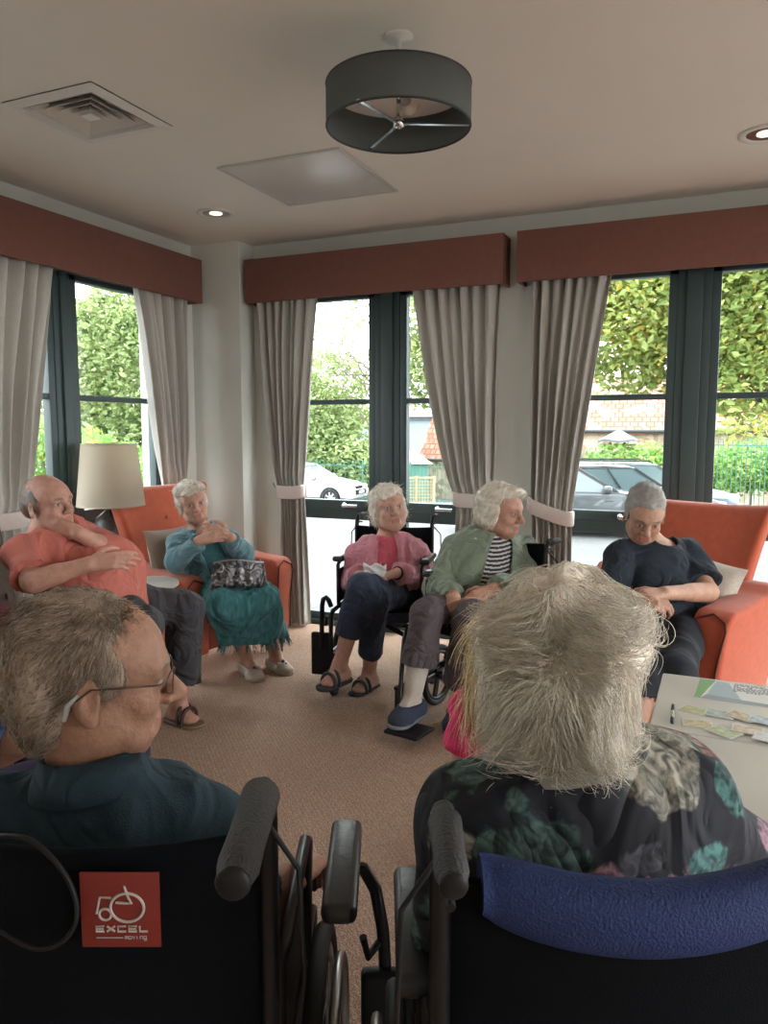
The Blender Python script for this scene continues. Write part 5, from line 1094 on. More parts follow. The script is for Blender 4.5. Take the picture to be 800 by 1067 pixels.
# crinkled skirt: lap, knees, and a skirt falling to mid shin with a fringe
skM, N, L, B = node_mat('teal_skirt'); tc = N.new('ShaderNodeTexCoord'); mp = N.new('ShaderNodeMapping'); mp.inputs['Scale'].default_value = (1, 1, .3); n1 = N.new('ShaderNodeTexNoise'); n1.inputs['Scale'].default_value = 45; n1.inputs['Detail'].default_value = 6
L.new(tc.outputs['Object'], mp.inputs[0]); L.new(mp.outputs[0], n1.inputs[0]); r = ramp(N, [(.3, (.02, .09, .10)), (.55, (.04, .17, .18)), (.75, (.10, .27, .28))]); L.new(n1.outputs[0], r.inputs[0]); L.new(r.outputs[0], B.inputs['Base Color']); B.inputs['Roughness'].default_value = .8
bp = N.new('ShaderNodeBump'); bp.inputs['Distance'].default_value = .01; bp.inputs['Strength'].default_value = .5; L.new(n1.outputs[0], bp.inputs['Height']); L.new(bp.outputs[0], B.inputs['Normal'])
lo, hi = bounds([J[q] for q in ('pelvis', 'hipL', 'hipR', 'knL', 'knR', 'anL', 'anR')], .22); F = Field(lo, hi, .006); F.ell(v3(J['pelvis']), v3((.18, .13, .12))*s, J['R'], .04)
for q in 'LR':
    k_ = v3(J['kn'+q]); a_ = v3(J['an'+q]); F.cap(J['hip'+q], k_, .105*s, .078*s, .05); F.cap(k_, a_*.72+k_*.28, .078*s, .098*s, .06)
km = (v3(J['knL'])+v3(J['knR']))/2; am = (v3(J['anL'])+v3(J['anR']))/2; F.cap(km-UP*.03, am*.72+km*.28, .07*s, .10*s, .08); F.plane((0, 0, .235), (-.0, 0.0, -1)); skirt = finish(F, 'skirt', skM, P2, fold=.011, freq=50, seed=4, aniso=(1, 1, .18))
V_ = np.array([v.co for v in skirt.data.vertices]); low = V_[(V_[:, 2] < .243)]; rg = np.random.default_rng(2); idx = rg.integers(0, len(low), 420); b0 = low[idx]; cc_ = low.mean(0); out = b0-cc_; out[:, 2] = 0; rad = np.linalg.norm(out, axis=1)
keep = rad > np.quantile(rad, .45); b0 = b0[keep]; out = out[keep]/rad[keep][:, None]; kk = 6
P_ = np.stack([b0+out*.004*j+np.array((0, 0, -.011))*j+rg.normal(size=b0.shape)*.0025 for j in range(kk)], 1); tag(strands('fringe', P_, .0022, skM, skirt), kind='stuff')
shoeB = mat('beige_loafer', (.40, .32, .25), .5); soleB = mat('tan_sole', (.22, .16, .11), .7)
for q in 'LR': sh = shoe(J['an'+q], J['toe'+q], s, shoeB, soleB, P2, cut=.045); t_ = v3(J['toe'+q]); b = MB(); b.sphere(t_+UP*.028-nrm(v3(J['toe'+q])-v3(J['an'+q]))*.05, .011); b.sphere(t_+UP*.027-nrm(v3(J['toe'+q])-v3(J['an'+q]))*.03+rt_*.008, .008); b.build('shoe_bow', mat('dark_bow', (.05, .04, .04), .6), sh)
# handbag on her lap
hb = empty('handbag', tuple(V3(249, 600, 4.22)), face(-.93, .30)-PI/2, 'dark metallic pleated handbag resting on the lap of the woman in teal', 'handbag')
hM, N, L, B = node_mat('pewter_leather'); B.inputs['Metallic'].default_value = .55; B.inputs['Roughness'].default_value = .32; tc = N.new('ShaderNodeTexCoord'); n1 = N.new('ShaderNodeTexNoise'); n1.inputs['Scale'].default_value = 18; n1.inputs['Distortion'].default_value = 2; L.new(tc.outputs['Object'], n1.inputs[0]); r = ramp(N, [(.38, (.03, .03, .035)), (.52, (.10, .095, .10)), (.66, (.34, .31, .29))]); L.new(n1.outputs[0], r.inputs[0]); L.new(r.outputs[0], B.inputs['Base Color']); bp = N.new('ShaderNodeBump'); bp.inputs['Distance'].default_value = .01; L.new(n1.outputs[0], bp.inputs['Height']); L.new(bp.outputs[0], B.inputs['Normal'])
def BS(sg):
    def f(u, v):
        x, z = u*2-1, v; w = .135+.025*(1-z); th = .045*(1-abs(x)**4)*(1-.75*z)*(min(1, (z+.05)*6)); return (x*w, sg*(th+.006*math.sin(x*16+z*3)*(1-z)), -.07+.155*z+.012*math.sin(x*2.2+1)*z)
    return f
slab(BS(-1), BS(1), 24, 12).build('bag_body', hM, hb); b = MB(); b.tube([BS(-1)(u/20, .97) for u in range(21)], .004, 6); b.tube([BS(1)(u/20, .97) for u in range(21)], .004, 6); b.build('bag_zip', steel, hb)
b = MB()
for k_ in range(5): u = .3+k_*.1; b.tube([Vector(BS(-1)(u+.03*math.sin(v*.5), .15+v*.1))+Vector((0, -.003, 0)) for v in range(8)], .003, 5)
b.build('bag_trim', steel, hb)
b = MB(); b.tube([(-.12, 0, .08), (-.1, -.02, .06), (-.04, -.045, .075), (.04, -.045, .07), (.1, -.02, .06), (.12, 0, .08)], .006, 8); b.build('bag_handle', hM, hb)
# ------------------------------------------------------------ woman in green cardigan
s = 1.12
J = dict(s=s, f=-fw_*.93-rt_*.3, neck=V3(511, 563, 3.98), chest=V3(506, 588, 3.96), belly=V3(502, 608, 3.94), pelvis=V3(500, 622, 4.03), shR=V3(476, 577, 3.94), shL=V3(546, 577, 4.04), elR=V3(456, 612, 3.90), elL=V3(551, 606, 3.92),
         wrR=V3(473, 622, 3.66), wrL=V3(513, 614, 3.68), hipR=V3(480, 622, 3.94), hipL=V3(517, 622, 3.94), knR=V3(444, 640, 3.62), knL=V3(489, 644, 3.60))
J['toeR'] = V3(413, 752, 3.55); J['anR'] = J['toeR']+fw_*.11+rt_*.075+UP*.07; J['toeL'] = v3((*onz(472, 764)[:2], .022)); J['anL'] = J['toeL']+fw_*.12+rt_*.03+UP*.075
H = mkhead(V3(521, 533, 3.90), -fw_*.62+rt_*.78-UP*.10, UP+rt_*.04, 1.12)
P3 = body('person', 'seated woman in a sage green cardigan over a striped top, looking to the right', J, H, SK, hands=(dict(d=-rt_*.75-fw_*.45-UP*.2, n=fw_*.6-UP*.8, curl=(.7, .75, .8, .85)), dict(d=rt_*.15-fw_*.3-UP*.95, n=fw_*.9-UP*.2, curl=(.4, .45, .5, .55))), headargs=dict(jowl=1.1, nose=1.1), bust=.8)
def bobhair(F, E, C):
    E((0, -.022, .045), (.086, .102, .09)); E((0, -.07, .0), (.078, .055, .085), .02); E((0, -.06, -.045), (.07, .05, .05), .02)
    for q in (-1, 1): E((q*.068, -.015, -.01), (.022, .05, .07), .015)
    E((-.02, .05, .088), (.065, .045, .033), .02); E((0, .092, -.032), (.062, .056, .078), .01, 's'); E((0, .03, -.12), (.09, .10, .05), .01, 's')
hair_solid(H, (.66, .60, .50), P3, bobhair, 900, .05, flowback(H), curl=.007, lift=.4, fold=.003, freq=80, r=.0011, seed=7)
sage = mat('sage_cardigan', (.18, .225, .16), .92, noise=.06, nscale=35, bump=.25, bscale=350, sheen=.3)
stM = mat('striped_top', (.1, .1, .12), .85, attr=True)
tp = [J[q] for q in ('pelvis', 'neck', 'shL', 'shR', 'elL', 'elR', 'wrL', 'wrR')]
def stripes(V, C):
    R = J['R']; h = (V-v3(J['neck']))@R[:, 2]+.02*np.sin(V[:, 0]*9)+.008*np.sin(V@R[:, 0]*25); m = (np.mod(h, .021) < .009); C = np.tile(np.array((.016, .018, .035), np.float32), (len(V), 1)); C[m] = (.55, .53, .50); return C
F = top_garment(J, tp, res=.004, g=.007, sleeves=(0, 0), neck_r=.06, neck_drop=.05, bust=.8); finish(F, 'top', stM, P3, fold=.002, seed=2, colfn=stripes)
F = top_garment(J, tp, g=.027, sleeves=(1.93, 1.93), neck_r=.064, neck_drop=.05, opening=.08, loose=.010, bust=.8, hem=(V3(500, 634, 3.9), (0, 0, -1))); finish(F, 'cardigan', sage, P3, fold=.010, freq=30, seed=13)
tau = mat('mauve_grey_trousers', (.085, .068, .075), .85, noise=.08, nscale=40, bump=.12, bscale=400)
trousers(J, tau, P3, f1=1.75, f1R=1.60, loose=.026, fold=.007, g=.018)
sockM = mat('cream_sock', (.58, .53, .46), .9, noise=.08, nscale=150)
for q in 'LR':
    lo, hi = bounds([J['an'+q], J['toe'+q], J['kn'+q]], .1); F = Field(lo, hi, .005); a_, k_ = v3(J['an'+q]), v3(J['kn'+q]); F.cap(a_, a_+(k_-a_)*.52, .036*s+.006, .047*s+.006, .01, flat=True); foot(F, a_, J['toe'+q], s, .004); finish(F, 'sock', sockM, P3, fold=.002, freq=60)
slM = mat('navy_slipper', (.035, .05, .085), .85, noise=.15, nscale=80); slS = mat('grey_rubber_sole', (.20, .21, .23), .7)
for q in 'LR': shoe(J['an'+q], J['toe'+q], s*1.04, slM, slS, P3, g=.012, cut=.055)
# ------------------------------------------------------------ man in navy t-shirt
s = 1.12
fN = -fw_*.95-rt_*.25
J = dict(s=s, f=fN, neck=V3(678, 563, 3.72), chest=V3(684, 600, 3.66), belly=V3(688, 630, 3.60), pelvis=V3(692, 652, 3.66), shR=V3(645, 580, 3.62), shL=V3(716, 577, 3.72), elR=V3(632, 628, 3.48), elL=V3(738, 617, 3.52),
         wrR=V3(660, 636, 3.26), wrL=V3(692, 618, 3.30), hipR=V3(674, 655, 3.52), hipL=V3(710, 655, 3.56), knR=V3(668, 706, 3.06), knL=V3(704, 704, 3.06), anR=V3(648, 812, 3.02), anL=V3(690, 810, 3.02))
for q in 'LR': J['an'+q][2] = .09; J['toe'+q] = J['an'+q]-fw_*.13-rt_*.02-UP*.068
H = mkhead(V3(671, 536, 3.60), -fw_*.90-rt_*.14-UP*.48, UP-fw_*.5, 1.10)
P4 = body('person', 'seated man in a navy t-shirt looking down at his hands, by the right window', J, H, (.46, .26, .18), hands=(dict(d=-rt_*.9-fw_*.4+UP*.0, n=fw_*.5-UP*.8, curl=(.9, .95, 1., 1.)), dict(d=rt_*.8-fw_*.3+UP*.3, n=fw_*.5-UP*.8, curl=(.7, .75, .8, .85))), headargs=dict(jowl=1.0), paint=dict(brow=(.2, .17, .15)), th=.95)
def crop_hair(F, E, C):
    E((0, -.015, .052), (.080, .101, .085)); E((0, -.06, .0), (.074, .055, .07), .02)
    for q in (-1, 1): E((q*.071, .005, .012), (.010, .035, .035), .01)
    E((0, .094, -.03), (.066, .058, .083), .006, 's'); E((0, .02, -.105), (.09, .12, .06), .006, 's')
hair_solid(H, (.30, .285, .265), P4, crop_hair, 1500, .012, flowback(H), curl=.002, lift=.6, fold=.0015, r=.0007, seed=9, k=4)
navyS = mat('navy_tshirt', (.009, .016, .026), .85, noise=.08, nscale=30, bump=.08, bscale=500)
tp = [J[q] for q in ('pelvis', 'neck', 'shL', 'shR', 'elL', 'elR', 'wrL', 'wrR')]
F = top_garment(J, tp, g=.018, sleeves=(.80, .80), neck_r=.064, neck_drop=.015, loose=.022, hang=1); finish(F, 'tshirt', navyS, P4, fold=.010, freq=24, seed=21)
trousers(J, mat('dark_shorts', (.007, .010, .016), .85, noise=.1, nscale=30), P4, f1=1.18, loose=.02, th=1.)
blk = mat('black_shoe', (.015, .015, .018), .5)
for q in 'LR': shoe(J['an'+q], J['toe'+q], s, blk, mat('dark_sole', (.03, .03, .03), .8), P4)
# ------------------------------------------------------------ man in coral t-shirt
s = 1.14
J = dict(s=s, f=rt_*.8+fw_*.35-fw_*.6, neck=V3(45, 556, 3.26), chest=V3(68, 583, 3.28), belly=V3(96, 604, 3.32), pelvis=V3(106, 632, 3.42), shR=V3(24, 578, 3.10), shL=V3(84, 560, 3.46), elR=V3(34, 606, 2.98), elL=V3(118, 576, 3.32),
         wrR=V3(92, 588, 3.02), wrL=V3(82, 556, 3.14), hipR=V3(108, 636, 3.30), hipL=V3(132, 630, 3.55), knR=V3(150, 652, 3.16), knL=V3(193, 634, 3.62), anR=V3(148, 760, 3.16), anL=V3(187, 738, 3.76))
J['toeL'] = v3((*onz(203, 757)[:2], .03)); J['anL'] = J['toeL']-rt_*.09+fw_*.05+UP*.075
J['anR'] = v3((J['knR'][0]+.02, J['knR'][1]-.02, .095))-rt_*.16; J['toeR'] = J['anR']+rt_*.12-fw_*.04-UP*.068
H = mkhead(V3(50, 526, 3.20), rt_*.88-fw_*.42+UP*.06, UP-rt_*.16, 1.04)
P5 = body('person', 'balding man in a coral t-shirt leaning his cheek on his hand, arms crossed', J, H, (.50, .26, .19), hands=(dict(d=-rt_*.85-UP*-.35, n=fw_*.7-rt_*.2+UP*.3, curl=(.55, .6, .7, .8), side=-1), dict(d=rt_*.9+fw_*.25+UP*.1, n=-UP*.4+fw_*.8, curl=(.35, .4, .45, .5), side=-1)), fat=.055, headargs=dict(jowl=1.25, nose=1.1, chin=1.1), paint=dict(brow=(.22, .15, .11)))
def bald(F, E, C):
    E((0, -.020, .035), (.0765, .0985, .080)); E((0, -.06, .0), (.073, .055, .06), .02)
    for q in (-1, 1): E((q*.071, -.002, .01), (.008, .03, .03), .01)
    E((0, .06, .115), (.062, .115, .055), .015, 's'); E((0, .09, -.02), (.066, .075, .085), .006, 's'); E((0, .02, -.105), (.09, .12, .06), .006, 's')
hair_solid(H, (.16, .115, .09), P5, bald, 900, .010, flowback(H), curl=.002, lift=.4, fold=.001, r=.0006, seed=11, k=4)
coral = mat('coral_tshirt', (.52, .155, .115), .85, noise=.07, nscale=25, bump=.1, bscale=400)
tp = [J[q] for q in ('pelvis', 'neck', 'shL', 'shR', 'elL', 'elR', 'wrL', 'wrR')]
F = top_garment(J, tp, g=.018, sleeves=(.82, .82), neck_r=.066, neck_drop=.02, loose=.022, fat=.055, hang=1); finish(F, 'tshirt', coral, P5, fold=.011, freq=26, seed=31)
grT = mat('charcoal_trousers', (.045, .045, .052), .85, noise=.08, nscale=30, bump=.1, bscale=400)
trousers(J, grT, P5, f1=1.70, loose=.03, th=1.1, g=.02, fold=.007, fat=.05)
brn = mat('brown_strap', (.045, .022, .018), .5); crk = mat('cork_sole', (.20, .13, .09), .8)
for q in 'LR': sandal(J['an'+q], J['toe'+q], s*1.08, brn, crk, P5, straps=((.35, 1), (.66, .4)))
# ------------------------------------------------------------ two people cut by the left photo edge
def bystander(label, base, t, f, s, topm, trm, fold_seed, elR, wrR, hair_c, skin=SK, sl=(.8, .8), up=0.):
    hip = v3(base); f = nrm(f); l = np.cross(f, UP); l = -l if False else l; rgt = np.cross(f, UP)
    J = dict(s=s, f=f, neck=hip+UP*.52*s-f*.05, chest=hip+UP*.34*s-f*.03, belly=hip+UP*.16*s, pelvis=hip, shR=hip+UP*.44*s+rgt*.18*s-f*.04, shL=hip+UP*.44*s-rgt*.18*s-f*.04,
             elR=elR, wrR=wrR, elL=hip+UP*.18*s-rgt*.25*s+f*.02, wrL=hip+UP*.12*s-rgt*.12*s+f*.25, hipR=hip+rgt*.09*s+f*.05-UP*.02, hipL=hip-rgt*.09*s+f*.05-UP*.02, knR=hip+rgt*.11*s+f*.46*s+UP*.04, knL=hip-rgt*.11*s+f*.46*s+UP*.04)
    for q in 'LR': J['an'+q] = J['kn'+q]+f*.02; J['an'+q][2] = .09; J['toe'+q] = J['an'+q]+f*.13; J['toe'+q][2] = .022
    H = mkhead(hip+UP*.68*s+f*.0, f, UP, s)
    P = body('person', label, J, H, skin, res=.007, hands=(dict(d=f*.8+rgt*.5-UP*.3, n=-UP, curl=(.4, .4, .5, .5)), dict(d=nrm(v3(wrR)-v3(elR)), n=-UP*1., curl=(.4, .45, .5, .55))))
    hair_solid(H, hair_c, P, shorthair, 300, .03, flowback(H), fold=.003, r=.0012, seed=fold_seed)
    tp = [J[q] for q in ('pelvis', 'neck', 'shL', 'shR', 'elL', 'elR', 'wrL', 'wrR')]
    F = top_garment(J, tp, res=.008, g=.018, sleeves=sl, neck_r=.062, loose=.018, hang=1); finish(F, 'top', topm, P, fold=.009, freq=28, seed=fold_seed)
    trousers(J, trm, P, f1=1.9, loose=.015)
    for q in 'LR': shoe(J['an'+q], J['toe'+q], s, blk, MATS['dark_sole'], P, res=.006)
    return P, J
c = V3(-117, 830, 1.70); c[2] = .56
bystander('person in a blue short-sleeved shirt cut by the left photo edge', c, 1.95, rt_*.6+fw_*.8, 1.08, mat('blue_shirt', (.065, .13, .27), .85, noise=.05, nscale=30), mat('purple_trousers', (.03, .022, .06), .85), 41, V3(24, 762, 1.50), V3(-30, 800, 1.58), (.4, .36, .32), sl=(.97, .97))
c = V3(-140, 700, 2.70); c[2] = .58
bystander('person in a maroon long-sleeved top cut by the left photo edge', c, 2.75, rt_*.9+fw_*.3, 1.08, mat('maroon_top', (.10, .018, .03), .85, noise=.08, nscale=30), mat('plum_trousers', (.04, .02, .07), .85), 43, V3(4, 662, 2.50), V3(10, 694, 2.62), (.3, .2, .15), sl=(1.9, 1.9))
for i, (x, y, t, lb) in enumerate(((-125, 800, 1.70, 'chair under the person in blue at the left photo edge'), (-148, 700, 2.70, 'chair under the person in maroon at the left photo edge'))):
    p = V3(x, y, t); ch = empty('dining_chair', (p[0], p[1], 0), yawof(Vector(rt_*.95+fw_*.3)), lb, 'chair', 'plain chairs at the left edge')
    MB().bx(-.24, .22, -.24, .24, .42, .455, bev=.015).build('seat', leatherM, ch); MB().bx(-.30, -.265, -.24, .24, .5, .98, bev=.015).build('backrest', leatherM, ch)
    for a in (-.21, .19):
        for b_ in (-.2, .2): MB().bx(a-.02, a+.02, b_-.02, b_+.02, 0, .43).build('leg', darkwood, ch)
    for b_ in (-.2, .2): MB().bar((-.255, b_, .43), (-.285, b_, .96), .03, .03).build('back_post', darkwood, ch)
# ------------------------------------------------------------ girl in pink with long blonde hair
s = .82; hip = v3((*V3(530, 800, 2.28)[:2], .30)); f = fw_*.9+rt_*.35; f = nrm(f); rgt = np.cross(f, UP)
J = dict(s=s, f=f, neck=hip+UP*.46*s, chest=hip+UP*.30*s, belly=hip+UP*.14*s, pelvis=hip, shR=hip+UP*.39*s+rgt*.145*s, shL=hip+UP*.39*s-rgt*.145*s, elR=hip+UP*.18*s+rgt*.2*s+f*.05, elL=hip+UP*.18*s-rgt*.2*s+f*.06, wrR=hip+UP*.1*s+rgt*.1*s+f*.22, wrL=hip+UP*.1*s-rgt*.1*s+f*.22,
         hipR=hip+rgt*.08*s-UP*.02, hipL=hip-rgt*.08*s-UP*.02, knR=hip+rgt*.12*s+f*.36*s, knL=hip-rgt*.12*s+f*.36*s)
for q in 'LR': J['kn'+q][2] = .08; J['an'+q] = J['kn'+q]-f*.36*s; J['an'+q][2] = .06; J['toe'+q] = J['an'+q]-f*.12; J['toe'+q][2] = .03
H = mkhead(hip+UP*.64*s, f*.9+rgt*.2, UP, 1.0)
P6 = body('person', 'girl in a bright pink top with long blonde hair, kneeling behind the floral blouse', J, H, (.58, .36, .27), res=.006, hands=(dict(d=f, n=-UP, curl=(.4, .4, .5, .5)), dict(d=f, n=-UP, curl=(.4, .4, .5, .5))))
def longhair(F, E, C):
    E((0, -.02, .045), (.086, .104, .090)); E((0, -.065, -.04), (.082, .05, .12), .03); E((-.04, -.07, -.15), (.06, .035, .10), .03); E((.04, -.07, -.15), (.06, .035, .10), .03); E((-.065, -.03, -.10), (.03, .04, .11), .03)
    E((0, .095, -.03), (.062, .06, .1), .01, 's')
hair_solid(H, (.80, .62, .36), P6, longhair, 5000, .16, lambda p, nn: np.array((0, 0, -1.))[None]+0*p, curl=.004, lift=.10, fold=.004, freq=60, r=.0009, seed=15, k=9, colvar=.2, grav=.2)
hpk = mat('hot_pink_top', (.78, .04, .16), .8, noise=.05, nscale=30)
tp = [J[q] for q in ('pelvis', 'neck', 'shL', 'shR', 'elL', 'elR', 'wrL', 'wrR')]
F = top_garment(J, tp, g=.012, sleeves=(.8, .8), neck_r=.055, loose=.014, hang=1); finish(F, 'tshirt', hpk, P6, fold=.007, freq=30, seed=51)
trousers(J, mat('denim', (.05, .08, .14), .85, noise=.1, nscale=60), P6, f1=1.9)
# ------------------------------------------------------------ front left: man with glasses in a dark teal polo
s = 1.10
J = dict(s=s, tz=.62, f=fw_, neck=V3(97, 815, 1.20), chest=V3(112, 910, 1.24), belly=V3(115, 1010, 1.27), pelvis=V3(115, 1100, 1.20), shL=V3(4, 858, 1.20), shR=V3(208, 862, 1.26), elL=V3(-50, 960, 1.25), elR=V3(262, 960, 1.32),
         wrR=V3(300, 916, 1.42), wrL=V3(-10, 930, 1.5))
pe = v3((J['neck'][0], J['neck'][1], 0))+fw_*.0; pe[2] = .58; J['pelvis'] = pe+rt_*.02; J['belly'] = pe+UP*.14+fw_*.04+rt_*.02; J['chest'] = (v3(J['shL'])+v3(J['shR']))/2-UP*.10+fw_*.03
for q, sg in (('L', -1), ('R', 1)):
    J['hip'+q] = pe+rt_*sg*.10+fw_*.05; J['kn'+q] = pe+rt_*sg*.10+fw_*.5-UP*.03; J['an'+q] = J['kn'+q]+fw_*.05; J['an'+q][2] = .20; J['toe'+q] = J['an'+q]+fw_*.13-UP*.07
H = mkhead(V3(96, 706, 1.19), rt_*.93+fw_*.36-UP*.08, UP+rt_*.05, 1.10); HM = H
P7 = body('person', 'grey-haired man in glasses and a dark teal polo shirt, seen from behind, front left', J, H, (.42, .22, .145), res=.0045, hands=(dict(d=fw_, n=-UP, curl=(.4, .45, .5, .5)), dict(d=fw_*.85+rt_*.35-UP*.1, n=-UP*1., curl=(.55, .6, .65, .7), side=-1)), headargs=dict(nose=1.1, jowl=1.25, chin=1.2), paint=dict(brow=(.3, .25, .2)))
def manhair(F, E, C):
    E((0, -.024, .042), (.079, .101, .086)); E((0, -.066, -.005), (.075, .052, .075), .02); E((0, -.06, -.05), (.06, .035, .05), .02)
    for q in (-1, 1): E((q*.070, .004, .022), (.010, .036, .034), .012)
    E((0, .104, -.02), (.066, .056, .086), .005, 's'); E((0, .035, -.115), (.09, .10, .062), .005, 's')
    for q in (-1, 1): E((q*.086, -.006, -.014), (.016, .025, .038), .004, 's')
flowM = lambda p, nn: (p-(H['c']+H['R']@(v3((0, .09, .10))*H['s'])))*5-np.array(H['R'][:, 2])[None]*.8
hair_solid(H, (.32, .245, .185), P7, manhair, 20000, .020, flowM, res=.0025, jit=.14, phr=1.5, curl=.003, lift=.08, fold=.0010, freq=120, r=.00045, seed=17, k=6, colvar=.28)
polo = mat('dark_teal_polo', (.018, .045, .062), .9, noise=.12, nscale=25, bump=.25, bscale=300)
tp = [J[q] for q in ('pelvis', 'neck', 'shL', 'shR', 'elL', 'elR', 'wrL', 'wrR')]
F = top_garment(J, tp, res=.005, g=.016, sleeves=(.85, .85), neck_r=.056, neck_drop=.0, loose=.022, hang=1, neck_start=.01, yoke=(.15, .075, .05, .0)); finish(F, 'polo_shirt', polo, P7, fold=.009, freq=22, seed=61)
R = J['R']; n0 = v3(J['neck']); col = MB(); vs = []; fs = []; n_ = 40; ax_ = H['R'][:, 2]
nc = n0+R[:, 2]*.012
for i in range(n_+1):
    a = -PI*.5-PI*.93+2*PI*.93*i/n_; dx, dy = math.cos(a), math.sin(a)
    for (rr, hh) in ((.064, .0), (.062, .040), (.066, .046), (.078, .012), (.082, -.004)): vs.append(nc+R[:, 0]*dx*rr*s+R[:, 1]*dy*rr*s*1.02+R[:, 2]*(hh-.012+.012*(-dy)*.6)*s)
for i in range(n_):
    for j in range(4): q = i*5+j; fs.append((q, q+5, q+6, q+1))
o = MB().add(vs, fs, True).build('collar', polo, P7); o.modifiers.new('s', 'SOLIDIFY').thickness = .004
trousers(J, mat('blue_jeans', (.06, .09, .15), .85, noise=.12, nscale=60), P7, f1=1.9)
for q in 'LR': shoe(J['an'+q], J['toe'+q], s, blk, MATS['dark_sole'], P7)
# glasses and hearing aid
hw_ = lambda p: Vector(H['c']+H['R']@(v3(p)*H['s']))
wire = mat('glasses_wire', (.12, .09, .07), .3, .8); gl_ = empty('glasses', (0, 0, 0)); gl_.parent = P7
for q in (-1, 1):
    MB().tube([hw_((q*(.031+.023*math.cos(a)), .108-.012*abs(math.cos(a))*(1 if math.cos(a)*1 > 0 else -0.2), .002+.018*math.sin(a))) for a in [2*PI*i/24 for i in range(24)]], .0012, 6, closed=True).build('lens_rim', wire, gl_)
    MB().tube([hw_((q*.054, .097, .010)), hw_((q*.074, .085, .010)), hw_((q*.0815, .03, .010)), hw_((q*.083, -.002, .010)), hw_((q*.082, -.024, -.008)), hw_((q*.078, -.032, -.028))], .0014, 6).build('temple_arm', wire, gl_)
MB().tube([hw_((-.009, .110, .006)), hw_((0, .113, .010)), hw_((.009, .110, .006))], .0013, 6).build('nose_bridge', wire, gl_)
MB().tube([hw_((.089, -.018, .006)), hw_((.089, -.030, -.008)), hw_((.087, -.034, -.028))], [.003, .0045, .004], 8).build('hearing_aid', mat('hearing_aid_silver', (.45, .45, .45), .3, .5), P7)
# ------------------------------------------------------------ front right: woman in a dark floral blouse
s = 1.08
J = dict(s=s, tz=.66, f=fw_, neck=V3(585, 792, 1.05), shL=V3(500, 850, 1.05), shR=V3(716, 842, 1.12), elL=V3(478, 985, 1.12), elR=V3(812, 930, 1.16), wrR=V3(770, 930, 1.45), wrL=V3(480, 950, 1.45))
pe = v3((J['neck'][0], J['neck'][1], 0))+rt_*.05+fw_*.06; pe[2] = .60; J['pelvis'] = pe; J['belly'] = pe+UP*.15+fw_*.02; J['chest'] = (v3(J['shL'])+v3(J['shR']))/2-UP*.10-fw_*.01
for q, sg in (('L', -1), ('R', 1)):
    J['hip'+q] = pe+rt_*sg*.10+fw_*.05; J['kn'+q] = pe+rt_*sg*.13+fw_*.46+UP*.0; J['an'+q] = J['kn'+q]+fw_*.05; J['an'+q][2] = .20; J['toe'+q] = J['an'+q]+fw_*.13-UP*.07
H = mkhead(V3(590, 690, 1.08), fw_*.93+rt_*.34-UP*.05, UP, 1.0)
P8 = body('person', 'white-haired woman in a dark floral blouse, seen from behind, front right', J, H, (.50, .30, .22), res=.0045, hands=(dict(d=fw_, n=-UP, curl=(.4, .45, .5, .5)), dict(d=fw_, n=-UP, curl=(.4, .45, .5, .5))), fat=.02)
def bighair(F, E, C):
    E((0, -.024, .045), (.098, .112, .098)); E((0, -.062, -.02), (.094, .062, .095), .07); E((0, -.062, -.085), (.070, .042, .06), .06)
    for q in (-1, 1): E((q*.075, -.02, -.015), (.028, .055, .075), .02)
    E((0, .095, -.03), (.066, .062, .095), .01, 's')
flowW = lambda p, nn: ((p-(H['c']+H['R']@(v3((.01, -.05, .13))*H['s'])))*7+np.array(H['R'][:, 2])[None]*-.9+.8*np.stack([np.sin(p[:, 2]*45+p[:, 0]*20), np.cos(p[:, 2]*38+p[:, 1]*25), np.sin(p[:, 0]*50+p[:, 2]*10)], 1))
hair_solid(H, (.84, .77, .66), P8, bighair, 34000, .045, flowW, res=.003, curl=.012, lift=.20, fold=.009, freq=45, r=.00050, seed=19, k=9, colvar=.15, grav=.05, cf=38, jit=.2, phr=1.6, locks=(2600, .075, .30, .22, .02, .15))
fl, N, L, B = node_mat('floral_blouse'); tc = N.new('ShaderNodeTexCoord'); nz = N.new('ShaderNodeTexNoise'); nz.inputs['Scale'].default_value = 11; nz.inputs['Detail'].default_value = 4
mxv = N.new('ShaderNodeMixRGB'); mxv.blend_type = 'ADD'; mxv.inputs[0].default_value = .16; mo = N.new('ShaderNodeMapping'); mo.inputs['Location'].default_value = (.37, .11, .23); L.new(tc.outputs['Object'], mo.inputs[0]); L.new(tc.outputs['Object'], nz.inputs[0]); L.new(mo.outputs[0], mxv.inputs[1]); L.new(nz.outputs['Color'], mxv.inputs[2])
vo = N.new('ShaderNodeTexVoronoi'); vo.inputs['Scale'].default_value = 9; L.new(mxv.outputs[0], vo.inputs[0]); sp = N.new('ShaderNodeSeparateColor'); L.new(vo.outputs['Color'], sp.inputs[0])
kind = ramp(N, [(0, (.24, .15, .20)), (.20, (.05, .10, .095)), (.40, (.20, .20, .17)), (.60, (.05, .14, .135)), (.76, (.20, .09, .09)), (.84, (.08, .085, .11))]); kind.color_ramp.interpolation = 'CONSTANT'; L.new(sp.outputs[0], kind.inputs[0])
n2 = N.new('ShaderNodeTexNoise'); n2.inputs['Scale'].default_value = 38; n2.inputs['Detail'].default_value = 3; n2.inputs['Distortion'].default_value = 1.5; L.new(tc.outputs['Object'], n2.inputs[0]); sh_ = ramp(N, [(.36, (.25, .25, .25)), (.5, (.9, .9, .9)), (.64, (1.9, 1.8, 1.7))]); L.new(n2.outputs[0], sh_.inputs[0])
